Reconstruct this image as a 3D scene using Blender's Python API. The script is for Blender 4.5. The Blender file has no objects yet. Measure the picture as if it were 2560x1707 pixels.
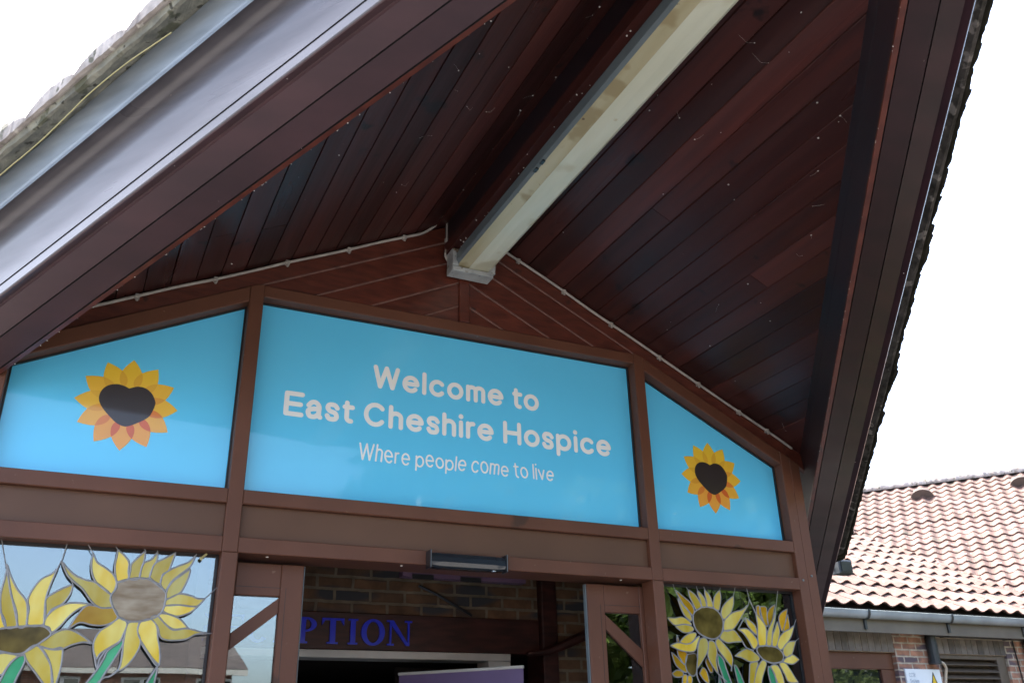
import bpy, bmesh, math, random
from mathutils import Vector, Matrix, noise

# ---------------------------------------------------------------- camera, world, sun, exposure
sc = bpy.context.scene
ZO = 1.45                                   # height of the camera above the paving; z below is measured from it
cam_data = bpy.data.cameras.new("camera")
cam = bpy.data.objects.new("camera", cam_data)
sc.collection.objects.link(cam)
Rr, Rd, Rf = ((0.901095, -0.433021, -0.022819), (0.162369, 0.385741, -0.908207), (0.402075, 0.814676, 0.417898))
cam.matrix_world = Matrix(((Rr[0], -Rd[0], -Rf[0], -1.703), (Rr[1], -Rd[1], -Rf[1], -4.009),
                           (Rr[2], -Rd[2], -Rf[2], ZO), (0, 0, 0, 1)))
cam_data.sensor_width = 36.0
cam_data.lens = 31.547
cam_data.clip_start = 0.05
cam_data.clip_end = 600
cam_data.dof.use_dof = True
cam_data.dof.focus_distance = 4.9
cam_data.dof.aperture_fstop = 5.0
sc.camera = cam

SUN_EL, SUN_AZ = math.radians(60), math.radians(335)     # azimuth clockwise from +Y
world = bpy.data.worlds.new("World")
sc.world = world
world.use_nodes = True
wn = world.node_tree
bg = wn.nodes["Background"]
sky = wn.nodes.new("ShaderNodeTexSky")
sky.sky_type = 'NISHITA'
sky.sun_disc = False
sky.sun_elevation = SUN_EL
sky.sun_rotation = SUN_AZ
sky.air_density = 1.0
sky.dust_density = 5.0
sky.ozone_density = 1.0
haze = wn.nodes.new("ShaderNodeHueSaturation")          # thin bright summer cloud: a paler, whiter sky
haze.inputs["Saturation"].default_value = 0.95
haze.inputs["Value"].default_value = 1.7
wn.links.new(sky.outputs[0], haze.inputs["Color"])
wn.links.new(haze.outputs[0], bg.inputs[0])
bg.inputs[1].default_value = 0.15
sun_d = bpy.data.lights.new("sun", 'SUN')
sun_d.energy = 3.6
sun_d.angle = math.radians(0.5)
sun_d.color = (1.0, 0.95, 0.87)
sun = bpy.data.objects.new("sun", sun_d)
sc.collection.objects.link(sun)
sdir = Vector((math.sin(SUN_AZ) * math.cos(SUN_EL), math.cos(SUN_AZ) * math.cos(SUN_EL), math.sin(SUN_EL)))
sun.rotation_euler = sdir.to_track_quat('Z', 'Y').to_euler()
sun.location = sdir * 30

sc.view_settings.view_transform = 'Standard'
sc.view_settings.look = 'None'
sc.view_settings.exposure = 2.0
sc.view_settings.gamma = 1.0
sc.cycles.use_denoising = True
sc.cycles.max_bounces = 10
sc.cycles.transparent_max_bounces = 16

# ---------------------------------------------------------------- helpers
RND = random.Random(7)
COL = sc.collection
BASE = {}

class MB:
    """collects the faces of ONE mesh (coordinates: x right, y into the porch, z above the camera)"""
    def __init__(s):
        s.v, s.f, s.t = [], [], []
    def face(s, pts, tone=0.5):
        i = len(s.v); s.v += [tuple(p) for p in pts]; s.f.append(tuple(range(i, i + len(pts)))); s.t.append(tone)
    def idx(s, verts, faces, tone=0.5):
        i = len(s.v); s.v += [tuple(p) for p in verts]
        for f in faces: s.f.append(tuple(k + i for k in f)); s.t.append(tone)
    def box(s, x0, x1, y0, y1, z0, z1, tone=0.5):
        P = [(x0,y0,z0),(x1,y0,z0),(x1,y1,z0),(x0,y1,z0),(x0,y0,z1),(x1,y0,z1),(x1,y1,z1),(x0,y1,z1)]
        s.idx(P, [(0,3,2,1),(4,5,6,7),(0,1,5,4),(1,2,6,5),(2,3,7,6),(3,0,4,7)], tone)
    def cbox(s, x0, x1, y0, y1, z0, z1, c=0.004, tone=0.5):
        """box with its four front arrises chamfered"""
        a = [(x0,y1,z0),(x1,y1,z0),(x1,y1,z1),(x0,y1,z1)]
        b = [(x0,y0+c,z0),(x1,y0+c,z0),(x1,y0+c,z1),(x0,y0+c,z1)]
        d = [(x0+c,y0,z0+c),(x1-c,y0,z0+c),(x1-c,y0,z1-c),(x0+c,y0,z1-c)]
        F = [(8,9,10,11),(3,2,1,0)]
        for k in range(4):
            n = (k + 1) % 4
            F += [(k, n, 4 + n, 4 + k), (4 + k, 4 + n, 8 + n, 8 + k)]
        s.idx(a + b + d, F, tone)
    def prism(s, poly, y0, y1, c=0.0, tone=0.5):
        """polygon [(x,z)...] (counter-clockwise seen from the front) from y0 (front) to y1"""
        n = len(poly)
        if c > 0:
            ins = inset(poly, c)
            V = [(x, y0, z) for x, z in ins] + [(x, y0 + c, z) for x, z in poly] + [(x, y1, z) for x, z in poly]
            F = [tuple(range(n)), tuple(range(3 * n - 1, 2 * n - 1, -1))]
            for k in range(n):
                m = (k + 1) % n
                F += [(k, n + k, n + m, m), (n + k, 2 * n + k, 2 * n + m, n + m)]
        else:
            V = [(x, y0, z) for x, z in poly] + [(x, y1, z) for x, z in poly]
            F = [tuple(range(n)), tuple(range(2 * n - 1, n - 1, -1))]
            for k in range(n):
                m = (k + 1) % n
                F.append((k, n + k, n + m, m))
        s.idx(V, F, tone)
    def grid(s, rows, tone=0.5, close=False):
        n = len(rows[0]); V = [p for r in rows for p in r]; F = []
        for i in range(len(rows) - 1):
            for j in range(n if close else n - 1):
                k = (j + 1) % n
                F.append((i*n+j, i*n+k, (i+1)*n+k, (i+1)*n+j))
        s.idx(V, F, tone)
    def tube(s, path, r, n=6, closed=False, caps=True, tone=0.5, squash=None):
        P = [Vector(p) for p in path]; m = len(P); rows = []
        ref = Vector((0.31, 0.87, 0.38)).normalized()
        for i in range(m):
            a = P[(i - 1) % m] if (closed or i > 0) else P[0]
            b = P[(i + 1) % m] if (closed or i < m - 1) else P[-1]
            t = (b - a)
            t = t.normalized() if t.length > 1e-9 else Vector((1, 0, 0))
            u = t.cross(ref)
            if u.length < 1e-3: u = t.cross(Vector((1, 0, 0)))
            u.normalize(); w = t.cross(u)
            rr = r[i] if isinstance(r, (list, tuple)) else r
            rows.append([P[i] + u * math.cos(2*math.pi*k/n) * rr + w * math.sin(2*math.pi*k/n) * rr for k in range(n)])
        if closed: rows.append(rows[0])
        s.grid(rows, tone, close=True)
        if caps and not closed:
            s.face(list(reversed(rows[0])), tone); s.face(rows[-1], tone)
    def build(s, name, m, parent=None, smooth=False, fix=False, base=None):
        me = bpy.data.meshes.new(name)
        o = bpy.data.objects.new(name, me); COL.objects.link(o)
        B = Vector(BASE.get(parent.as_pointer(), (0, 0, 0))) if parent is not None else Vector(base or (0, 0, 0))
        BASE[o.as_pointer()] = tuple(B)
        me.from_pydata([(x - B.x, y - B.y, z - B.z) for x, y, z in s.v], [], s.f)
        at = me.attributes.new("tone", 'FLOAT', 'FACE')
        at.data.foreach_set("value", s.t)
        me.validate()
        if smooth: me.polygons.foreach_set("use_smooth", [True] * len(me.polygons))
        if fix:
            bm = bmesh.new(); bm.from_mesh(me)
            bmesh.ops.remove_doubles(bm, verts=bm.verts, dist=1e-5)
            bmesh.ops.recalc_face_normals(bm, faces=bm.faces); bm.to_mesh(me); bm.free()
        me.materials.append(m)
        if parent is not None: o.parent = parent
        else: o.location = (B.x, B.y, B.z + ZO)
        return o

def inset(poly, c):
    n = len(poly); out = []
    for i in range(n):
        p0, p1, p2 = (Vector(poly[(i + k) % n]) for k in (-1, 0, 1))
        d1, d2 = (p1 - p0).normalized(), (p2 - p1).normalized()
        n1, n2 = Vector((-d1.y, d1.x)), Vector((-d2.y, d2.x))
        b = n1 + n2
        out.append(tuple(p1 + b * (c / max(0.25, b.dot(n1)))) if b.length > 1e-6 else tuple(p1 + n1 * c))
    return out

def ccw(poly):
    a = sum(poly[i][0]*poly[(i+1) % len(poly)][1] - poly[(i+1) % len(poly)][0]*poly[i][1] for i in range(len(poly)))
    return poly if a > 0 else list(reversed(poly))

def thing(name, label, cat, base=(0, 0, 0), group=None):
    o = bpy.data.objects.new(name, None); COL.objects.link(o)
    o.empty_display_size = 0.1
    o.location = (base[0], base[1], base[2] + ZO)
    BASE[o.as_pointer()] = tuple(base)
    return tag(o, label, cat, group)

def tag(o, label, cat, group=None):
    o["label"] = label; o["category"] = cat; o["kind"] = "thing"
    if group: o["group"] = group
    return o

def copy_tree(src, loc, label, parent=None):
    c = src.copy(); COL.objects.link(c)
    if parent is None:
        c.location = loc; c["label"] = label
    else: c.parent = parent
    for ch in list(src.children): copy_tree(ch, None, None, c)
    return c

# ---------------------------------------------------------------- materials
def mat(name, base=(0.5, 0.5, 0.5), rough=0.5, var=0.0, scale=8.0, stretch=(1, 1, 1), bump=0.0, coat=0.0, coat_rough=0.1,
        col2=None, tone=0.0, spec=0.5, metal=0.0, specks=None, rough_var=0.0, detail=5.0, ior=None, bscale=None, coat_ior=None):
    m = bpy.data.materials.new(name); m.use_nodes = True
    nt = m.node_tree; N = nt.nodes; L = nt.links
    b = N["Principled BSDF"]
    b.inputs["Roughness"].default_value = rough
    b.inputs["Specular IOR Level"].default_value = spec
    b.inputs["Metallic"].default_value = metal
    b.inputs["Coat Weight"].default_value = coat
    b.inputs["Coat Roughness"].default_value = coat_rough
    if coat_ior: b.inputs["Coat IOR"].default_value = coat_ior
    if ior: b.inputs["IOR"].default_value = ior
    tc = N.new("ShaderNodeTexCoord"); mp = N.new("ShaderNodeMapping"); mp.inputs["Scale"].default_value = stretch
    L.new(tc.outputs["Object"], mp.inputs[0])
    nz = N.new("ShaderNodeTexNoise"); nz.inputs["Scale"].default_value = scale; nz.inputs["Detail"].default_value = detail
    L.new(mp.outputs[0], nz.inputs["Vector"])
    if col2 is None:
        col2 = tuple(min(1, c * (1 + var)) for c in base); base = tuple(c * (1 - var) for c in base)
    rp = N.new("ShaderNodeMapRange"); rp.inputs[1].default_value = 0.32; rp.inputs[2].default_value = 0.68
    L.new(nz.outputs[0], rp.inputs[0])
    mx = N.new("ShaderNodeMix"); mx.data_type = 'RGBA'
    mx.inputs[6].default_value = (*base, 1); mx.inputs[7].default_value = (*col2, 1)
    L.new(rp.outputs[0], mx.inputs[0])
    out = mx.outputs[2]
    if tone:                                        # each board / tile / brick its own tone
        at = N.new("ShaderNodeAttribute"); at.attribute_name = "tone"
        mr = N.new("ShaderNodeMapRange"); mr.inputs[3].default_value = 1 - tone; mr.inputs[4].default_value = 1 + tone
        L.new(at.outputs["Fac"], mr.inputs[0])
        ml = N.new("ShaderNodeMix"); ml.data_type = 'RGBA'; ml.blend_type = 'MULTIPLY'; ml.inputs[0].default_value = 1
        L.new(out, ml.inputs[6]); L.new(mr.outputs[0], ml.inputs[7]); out = ml.outputs[2]
    if specks:                                      # (colour, threshold, scale): dirt, cobweb bits, lichen
        for colr, thr, scl in specks:
            n2 = N.new("ShaderNodeTexNoise"); n2.inputs["Scale"].default_value = scl; n2.inputs["Detail"].default_value = 3
            L.new(tc.outputs["Object"], n2.inputs["Vector"])
            r2 = N.new("ShaderNodeMapRange"); r2.inputs[1].default_value = thr; r2.inputs[2].default_value = thr + 0.05
            L.new(n2.outputs[0], r2.inputs[0])
            m2 = N.new("ShaderNodeMix"); m2.data_type = 'RGBA'; m2.inputs[7].default_value = (*colr, 1)
            L.new(r2.outputs[0], m2.inputs[0]); L.new(out, m2.inputs[6]); out = m2.outputs[2]
    L.new(out, b.inputs["Base Color"])
    if rough_var:
        n3 = N.new("ShaderNodeTexNoise"); n3.inputs["Scale"].default_value = scale * 0.4
        L.new(mp.outputs[0], n3.inputs["Vector"])
        r3 = N.new("ShaderNodeMapRange"); r3.inputs[1].default_value = 0.3; r3.inputs[2].default_value = 0.7
        r3.inputs[3].default_value = max(0, rough - rough_var); r3.inputs[4].default_value = rough + rough_var
        L.new(n3.outputs[0], r3.inputs[0]); L.new(r3.outputs[0], b.inputs["Roughness"])
    if bump:
        bp = N.new("ShaderNodeBump"); bp.inputs["Strength"].default_value = 1.0; bp.inputs["Distance"].default_value = bump
        if bscale:
            n4 = N.new("ShaderNodeTexNoise"); n4.inputs["Scale"].default_value = bscale; n4.inputs["Detail"].default_value = 4
            L.new(mp.outputs[0], n4.inputs["Vector"]); L.new(n4.outputs[0], bp.inputs["Height"])
        else: L.new(nz.outputs[0], bp.inputs["Height"])
        L.new(bp.outputs[0], b.inputs["Normal"])
    return m

def glass_mat(name, ior, tint=(1, 1, 1), rough=0.0):
    m = bpy.data.materials.new(name); m.use_nodes = True
    nt = m.node_tree; N = nt.nodes; L = nt.links
    N.remove(N["Principled BSDF"]); out = N["Material Output"]
    fr = N.new("ShaderNodeFresnel"); fr.inputs[0].default_value = ior
    tr = N.new("ShaderNodeBsdfTransparent"); tr.inputs[0].default_value = (*tint, 1)
    gl = N.new("ShaderNodeBsdfGlossy"); gl.inputs["Roughness"].default_value = rough; gl.inputs[0].default_value = (0.84, 0.94, 1.0, 1)
    tc = N.new("ShaderNodeTexCoord"); nz = N.new("ShaderNodeTexNoise"); nz.inputs["Scale"].default_value = 1.3
    bp = N.new("ShaderNodeBump"); bp.inputs["Distance"].default_value = 0.0015
    L.new(tc.outputs["Object"], nz.inputs["Vector"]); L.new(nz.outputs[0], bp.inputs["Height"]); L.new(bp.outputs[0], gl.inputs["Normal"])
    mx = N.new("ShaderNodeMixShader")
    L.new(fr.outputs[0], mx.inputs[0]); L.new(tr.outputs[0], mx.inputs[1]); L.new(gl.outputs[0], mx.inputs[2])
    L.new(mx.outputs[0], out.inputs[0])
    return m

def stained(name, c1, c2, scale, stretch=(1, 1, 1), trans=0.35):
    m = mat(name, c1, 0.12, scale=scale, stretch=stretch, col2=c2, tone=0.28, detail=2.5, spec=0.35)
    nt = m.node_tree; N = nt.nodes; L = nt.links
    b = N["Principled BSDF"]; out = N["Material Output"]
    tl = N.new("ShaderNodeBsdfTranslucent"); L.new(b.inputs["Base Color"].links[0].from_socket, tl.inputs[0])
    mx = N.new("ShaderNodeMixShader"); mx.inputs[0].default_value = trans
    L.new(b.outputs[0], mx.inputs[1]); L.new(tl.outputs[0], mx.inputs[2]); L.new(mx.outputs[0], out.inputs[0])
    return m

def brick_mat(name, c1, c2, mortar, bw=0.225, rh=0.075, msize=0.010, axis='XZ', dark=None, rough=0.85):
    m = bpy.data.materials.new(name); m.use_nodes = True
    nt = m.node_tree; N = nt.nodes; L = nt.links; b = N["Principled BSDF"]; b.inputs["Roughness"].default_value = rough
    b.inputs["Specular IOR Level"].default_value = 0.25
    tc = N.new("ShaderNodeTexCoord"); sp = N.new("ShaderNodeSeparateXYZ"); cb = N.new("ShaderNodeCombineXYZ")
    L.new(tc.outputs["Object"], sp.inputs[0])
    if axis == 'XYZ':
        ad = N.new("ShaderNodeMath"); L.new(sp.outputs[0], ad.inputs[0]); L.new(sp.outputs[1], ad.inputs[1]); L.new(ad.outputs[0], cb.inputs[0])
    else: L.new(sp.outputs[0], cb.inputs[0])
    L.new(sp.outputs[2], cb.inputs[1])
    nz = N.new("ShaderNodeTexNoise"); nz.inputs["Scale"].default_value = 14
    L.new(tc.outputs["Object"], nz.inputs["Vector"])
    ds = N.new("ShaderNodeMix"); ds.data_type = 'RGBA'; ds.blend_type = 'ADD'; ds.inputs[0].default_value = 0.012
    L.new(cb.outputs[0], ds.inputs[6]); L.new(nz.outputs["Color"], ds.inputs[7])
    br = N.new("ShaderNodeTexBrick")
    br.inputs["Scale"].default_value = 1; br.inputs["Brick Width"].default_value = bw; br.inputs["Row Height"].default_value = rh
    br.inputs["Mortar Size"].default_value = msize; br.inputs["Mortar Smooth"].default_value = 0.2; br.inputs["Bias"].default_value = 0
    br.inputs["Color1"].default_value = (*c1, 1); br.inputs["Color2"].default_value = (*c2, 1); br.inputs["Mortar"].default_value = (*mortar, 1)
    L.new(ds.outputs[2], br.inputs["Vector"])
    n2 = N.new("ShaderNodeTexNoise"); n2.inputs["Scale"].default_value = 9; n2.inputs["Detail"].default_value = 6
    L.new(tc.outputs["Object"], n2.inputs["Vector"])
    mr = N.new("ShaderNodeMapRange"); mr.inputs[1].default_value = 0.3; mr.inputs[2].default_value = 0.7; mr.inputs[3].default_value = 0.6; mr.inputs[4].default_value = 1.3
    L.new(n2.outputs[0], mr.inputs[0])
    ml = N.new("ShaderNodeMix"); ml.data_type = 'RGBA'; ml.blend_type = 'MULTIPLY'; ml.inputs[0].default_value = 1
    L.new(br.outputs[0], ml.inputs[6]); L.new(mr.outputs[0], ml.inputs[7]); out = ml.outputs[2]
    if dark:                                        # burnt blue-grey hearts in the faces of the bricks
        mt = N.new("ShaderNodeMapping"); mt.inputs["Scale"].default_value = (1/bw*0.5, 1/bw*0.5, 1/rh*0.5)
        L.new(tc.outputs["Object"], mt.inputs[0])
        n3 = N.new("ShaderNodeTexNoise"); n3.inputs["Scale"].default_value = 1.0; n3.inputs["Detail"].default_value = 1
        L.new(mt.outputs[0], n3.inputs["Vector"])
        r3 = N.new("ShaderNodeMapRange"); r3.inputs[1].default_value = 0.5; r3.inputs[2].default_value = 0.6
        L.new(n3.outputs[0], r3.inputs[0])
        iv = N.new("ShaderNodeMath"); iv.operation = 'SUBTRACT'; iv.inputs[0].default_value = 1; L.new(br.outputs["Fac"], iv.inputs[1])
        mm = N.new("ShaderNodeMath"); mm.operation = 'MULTIPLY'; L.new(r3.outputs[0], mm.inputs[0]); L.new(iv.outputs[0], mm.inputs[1])
        md = N.new("ShaderNodeMix"); md.data_type = 'RGBA'; md.inputs[7].default_value = (*dark, 1)
        L.new(mm.outputs[0], md.inputs[0]); L.new(out, md.inputs[6]); out = md.outputs[2]
    L.new(out, b.inputs["Base Color"])
    bp = N.new("ShaderNodeBump"); bp.inputs["Distance"].default_value = 0.006; bp.invert = True
    L.new(br.outputs["Fac"], bp.inputs["Height"]); L.new(bp.outputs[0], b.inputs["Normal"])
    return m

WEB = (0.42, 0.40, 0.36)
M = dict(
    frame=mat("brown_powder_coat", (0.112, 0.046, 0.027), 0.5, spec=0.3, var=0.16, scale=2.2, stretch=(1, 1, 0.6), bump=0.0006, bscale=60, rough_var=0.08, specks=[((0.17, 0.10, 0.07), 0.70, 34), ((0.060, 0.030, 0.020), 0.68, 5), ((0.24, 0.20, 0.16), 0.78, 60)]),
    spandrel=mat("brown_panel", (0.105, 0.054, 0.032), 0.5, spec=0.3, var=0.12, scale=2, rough_var=0.1),
    dark_edging=mat("black_edging", (0.012, 0.012, 0.013), 0.5, var=0.2),
    soffit=mat("varnished_soffit_board", (0.038, 0.0128, 0.0112), 0.38, spec=0.3, scale=3.2, stretch=(7, 0.5, 7), col2=(0.062, 0.0175, 0.0140), tone=0.62, bump=0.0010,
               bscale=9, coat=0.12, coat_rough=0.22, rough_var=0.12, specks=[((0.014, 0.007, 0.007), 0.66, 6), ((0.24, 0.20, 0.18), 0.775, 26)]),
    gable=mat("varnished_gable_board", (0.058, 0.014, 0.009), 0.36, scale=7, stretch=(1.2, 1, 5), col2=(0.120, 0.031, 0.018), tone=0.22, bump=0.0008,
              coat=0.25, coat_rough=0.3, specks=[((0.035, 0.012, 0.01), 0.66, 9), (WEB, 0.77, 45)]),
    edge_highlight=mat("board_edge_highlight", (0.19, 0.11, 0.09), 0.8, var=0.25, scale=20),  # pale colour of the painted highlights on the gable board edges
    fascia_gloss=mat("glossy_fascia", (0.058, 0.054, 0.064), 0.34, scale=4, stretch=(0.8, 0.8, 7), col2=(0.085, 0.078, 0.090), bump=0.0003, bscale=5, coat=0.75, coat_rough=0.17, coat_ior=1.45, rough_var=0.08, spec=0.4, specks=[((0.45, 0.40, 0.36), 0.775, 22)]),
    sky_sheen_strip=mat("sky_sheen_verge", (0.19, 0.225, 0.26), 0.4, var=0.2, scale=5, stretch=(0.8, 0.8, 4), coat=0.4, coat_rough=0.2),  # pale blue base paints the sky's reflection onto the verge strip
    glare_lifted=mat("glare_lifted_bargeboard", (0.050, 0.031, 0.036), 0.42, spec=0.3, scale=3, stretch=(0.7, 0.7, 6), col2=(0.072, 0.040, 0.046), tone=0.2, bump=0.0006, bscale=5, coat=0.3, coat_rough=0.25, coat_ior=1.45, specks=[((0.30, 0.28, 0.27), 0.775, 22)]),  # left boards' copy of rake, colour lightened for the glare on that side
    rafter=mat("dark_rafter", (0.012, 0.009, 0.012), 0.35, scale=5, stretch=(0.8, 0.8, 9), col2=(0.022, 0.013, 0.016), coat=0.4, coat_rough=0.25),
    rake=mat("varnished_bargeboard", (0.017, 0.0068, 0.0098), 0.42, spec=0.2, scale=4, stretch=(0.8, 0.8, 7), col2=(0.028, 0.0095, 0.0130), tone=0.25, bump=0.0007, bscale=5,
             coat=0.15, coat_rough=0.25, rough_var=0.08, coat_ior=1.4, specks=[((0.45, 0.40, 0.36), 0.775, 22)]),
    mortar=mat("mossy_mortar", (0.13, 0.135, 0.12), 0.95, scale=14, col2=(0.27, 0.27, 0.22), bump=0.02, specks=[((0.095, 0.10, 0.07), 0.58, 11), ((0.05, 0.05, 0.04), 0.62, 23)]),
    porch_tile=mat("weathered_tile", (0.19, 0.165, 0.15), 0.9, scale=10, col2=(0.44, 0.41, 0.39), tone=0.2, bump=0.012, specks=[((0.10, 0.10, 0.075), 0.60, 13), ((0.5, 0.48, 0.44), 0.64, 19)]),
    mossy_backlit=mat("mossy_backlit_tile", (0.010, 0.010, 0.008), 0.95, scale=12, col2=(0.030, 0.027, 0.020), spec=0.1, bump=0.014),  # moss, plus the backlit darkness of the right verge put into the colour
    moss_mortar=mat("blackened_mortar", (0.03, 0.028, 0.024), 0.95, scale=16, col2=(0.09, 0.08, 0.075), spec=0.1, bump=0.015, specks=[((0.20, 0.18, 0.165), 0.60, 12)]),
    roof_tile=mat("terracotta_pantile", (0.128, 0.074, 0.058), 0.85, scale=2.2, col2=(0.188, 0.118, 0.098), tone=0.24, bump=0.004, bscale=30, specks=[((0.10, 0.08, 0.06), 0.66, 7), ((0.42, 0.34, 0.29), 0.64, 17), ((0.07, 0.07, 0.05), 0.68, 3)]),
    underlay=mat("roof_underlay", (0.02, 0.017, 0.015), 0.9, var=0.2),
    lamp_body=mat("grey_lamp_body", (0.13, 0.165, 0.18), 0.35, var=0.12, scale=6, coat=0.3),
    lamp_end=mat("grey_lamp_end", (0.34, 0.37, 0.37), 0.45, var=0.3, scale=9, specks=[((0.16, 0.13, 0.09), 0.58, 16), ((0.06, 0.05, 0.04), 0.66, 38)]),
    diffuser=mat("yellowed_diffuser", (0.52, 0.53, 0.41), 0.30, scale=1.4, stretch=(6, 1, 6), col2=(0.62, 0.63, 0.51), coat=0.3, coat_rough=0.25, specks=[((0.48, 0.46, 0.33), 0.58, 3.0), ((0.46, 0.40, 0.24), 0.70, 9), ((0.12, 0.08, 0.05), 0.755, 34)]),
    diffuser_dirt=mat("dirty_diffuser_side", (0.36, 0.32, 0.19), 0.4, scale=1.6, stretch=(5, 0.6, 5), col2=(0.50, 0.47, 0.33), coat=0.2, specks=[((0.29, 0.24, 0.13), 0.56, 4), ((0.10, 0.07, 0.04), 0.70, 28)]),
    cable=mat("grey_cable", (0.33, 0.31, 0.28), 0.6, var=0.2, scale=15),
    black=mat("black_plastic", (0.015, 0.016, 0.018), 0.3, var=0.2, coat=0.4),
    sensor=mat("glossy_dark_sensor", (0.018, 0.024, 0.030), 0.16, var=0.2, coat=1.0, coat_rough=0.05),
    white=mat("white_paint", (0.62, 0.62, 0.58), 0.5, var=0.06),
    letter_white=mat("white_vinyl", (0.86, 0.90, 0.90), 0.35, var=0.03, coat=0.5, coat_rough=0.06),
    blue_letter=mat("blue_letter", (0.012, 0.030, 0.75), 0.3, var=0.1, coat=0.4),
    lintel=mat("dark_lintel", (0.045, 0.012, 0.009), 0.5, var=0.5, scale=6, stretch=(1, 1, 5)),
    banner=mat("purple_banner", (0.16, 0.115, 0.24), 0.6, var=0.06),
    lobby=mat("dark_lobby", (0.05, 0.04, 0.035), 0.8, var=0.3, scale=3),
    lobby_wood=mat("lobby_wood", (0.10, 0.06, 0.035), 0.5, var=0.3, scale=4, stretch=(1, 1, 8)),
    steel=mat("steel", (0.45, 0.45, 0.45), 0.35, metal=1.0, var=0.1),
    lead=mat("lead_came", (0.24, 0.245, 0.25), 0.42, var=0.15, scale=40, metal=0.25),
    heart=mat("dark_heart_vinyl", (0.028, 0.020, 0.020), 0.4, var=0.05, coat=0.5, coat_rough=0.06),
    gutter=mat("grey_gutter", (0.26, 0.29, 0.31), 0.35, var=0.2, scale=3, coat=0.3),
    black_pipe=mat("black_pipe", (0.022, 0.026, 0.028), 0.4, var=0.2),
    fascia=mat("grey_brown_fascia", (0.12, 0.10, 0.075), 0.5, var=0.2, scale=3),
    louvre=mat("brown_louvre", (0.10, 0.075, 0.055), 0.45, var=0.15),
    yellow=mat("warning_yellow", (0.75, 0.50, 0.02), 0.4, var=0.05),
    sign_white=mat("sign_white", (0.72, 0.76, 0.80), 0.4, var=0.03),
    sign_text=mat("sign_grey_text", (0.30, 0.36, 0.44), 0.5, var=0.05),
    hose=mat("cream_hose", (0.50, 0.42, 0.32), 0.5, var=0.1),
    floodlight=mat("grey_floodlight", (0.025, 0.032, 0.036), 0.5, var=0.15),
    string=mat("yellow_string", (0.40, 0.37, 0.17), 0.7, var=0.1),
    cobweb=mat("cobweb", (0.55, 0.53, 0.50), 0.95, var=0.2, scale=40),
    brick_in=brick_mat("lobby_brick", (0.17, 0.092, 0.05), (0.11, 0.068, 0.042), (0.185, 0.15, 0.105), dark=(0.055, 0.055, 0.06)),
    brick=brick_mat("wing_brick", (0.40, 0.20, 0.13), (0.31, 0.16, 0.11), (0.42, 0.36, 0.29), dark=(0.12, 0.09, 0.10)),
    brick_far=brick_mat("far_brick", (0.36, 0.15, 0.09), (0.27, 0.12, 0.08), (0.34, 0.28, 0.22), axis='XYZ'),
    soldier=mat("blue_grey_brick", (0.13, 0.110, 0.095), 0.8, var=0.2, scale=14, tone=0.35, bump=0.003),
    joint=mat("mortar_joint", (0.33, 0.26, 0.20), 0.95, var=0.15, scale=30),
    far_roof=mat("brown_roof", (0.060, 0.045, 0.038), 0.9, var=0.3, scale=3),
    far_white=mat("cream_fascia", (0.30, 0.29, 0.26), 0.6, var=0.1),
    vent=mat("brown_roof_vent", (0.085, 0.065, 0.055), 0.8, var=0.2),
    paving=mat("grey_paving", (0.13, 0.125, 0.118), 0.9, var=0.15, scale=0.8, bump=0.004, bscale=30),
    leaf=stained("leaf", (0.085, 0.135, 0.028), (0.190, 0.250, 0.065), 0.9, trans=0.4),
    leaf_dark=stained("dark_leaf", (0.060, 0.100, 0.026), (0.140, 0.195, 0.052), 0.9, trans=0.4),
    bark=mat("bark", (0.09, 0.07, 0.05), 0.95, var=0.4, scale=8, stretch=(3, 3, 0.6), bump=0.02),
    glass=glass_mat("window_glass", 2.15, (0.86, 0.88, 0.88)),
    dark_glass=mat("dark_window_glass", (0.012, 0.015, 0.014), 0.02, var=0.1, ior=1.9),
    petal_glass=stained("yellow_art_glass", (0.70, 0.50, 0.03), (0.78, 0.70, 0.22), 7, (1.6, 1, 0.8)),
    petal_amber=stained("amber_art_glass", (0.52, 0.28, 0.01), (0.66, 0.44, 0.04), 9),
    disc_grey=stained("streaky_brown_glass", (0.25, 0.17, 0.09), (0.47, 0.39, 0.28), 9, (1.0, 1, 3.2)),
    disc_brown=stained("brown_art_glass", (0.055, 0.04, 0.012), (0.20, 0.15, 0.04), 11),
    leaf_glass=stained("green_art_glass", (0.03, 0.36, 0.15), (0.10, 0.50, 0.27), 6),
)

def panel_mat(name, base):
    m = mat(name, base, 0.45, var=0.015, scale=2, coat=0.8, coat_rough=0.035, spec=0.3)
    m.node_tree.nodes["Principled BSDF"].inputs["Coat IOR"].default_value = 1.45
    return m
M['panel'] = panel_mat("blue_vinyl_panel", (0.115, 0.610, 0.960))

def petal_mat(name, c):
    return mat(name, c, 0.4, var=0.02, scale=3, coat=0.6, coat_rough=0.06)
PETAL = [petal_mat("petal_print_%s" % n, c) for n, c in (("yellow", (0.80, 0.53, 0.035)), ("gold", (0.78, 0.47, 0.035)), ("amber", (0.76, 0.40, 0.04)), ("orange", (0.76, 0.34, 0.045)))]
LENS = [petal_mat("lens_print_%s" % n, c) for n, c in (("gold", (0.70, 0.40, 0.03)), ("amber", (0.68, 0.32, 0.03)), ("rust", (0.66, 0.20, 0.03)), ("red", (0.60, 0.11, 0.02)))]

# ---------------------------------------------------------------- the ground
def ground():
    b = MB(); b.face([(-220, -220, -1.45), (220, -220, -1.45), (220, 220, -1.45), (-220, 220, -1.45)])
    o = b.build("ground", M['paving']); o["kind"] = "structure"
ground()

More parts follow.
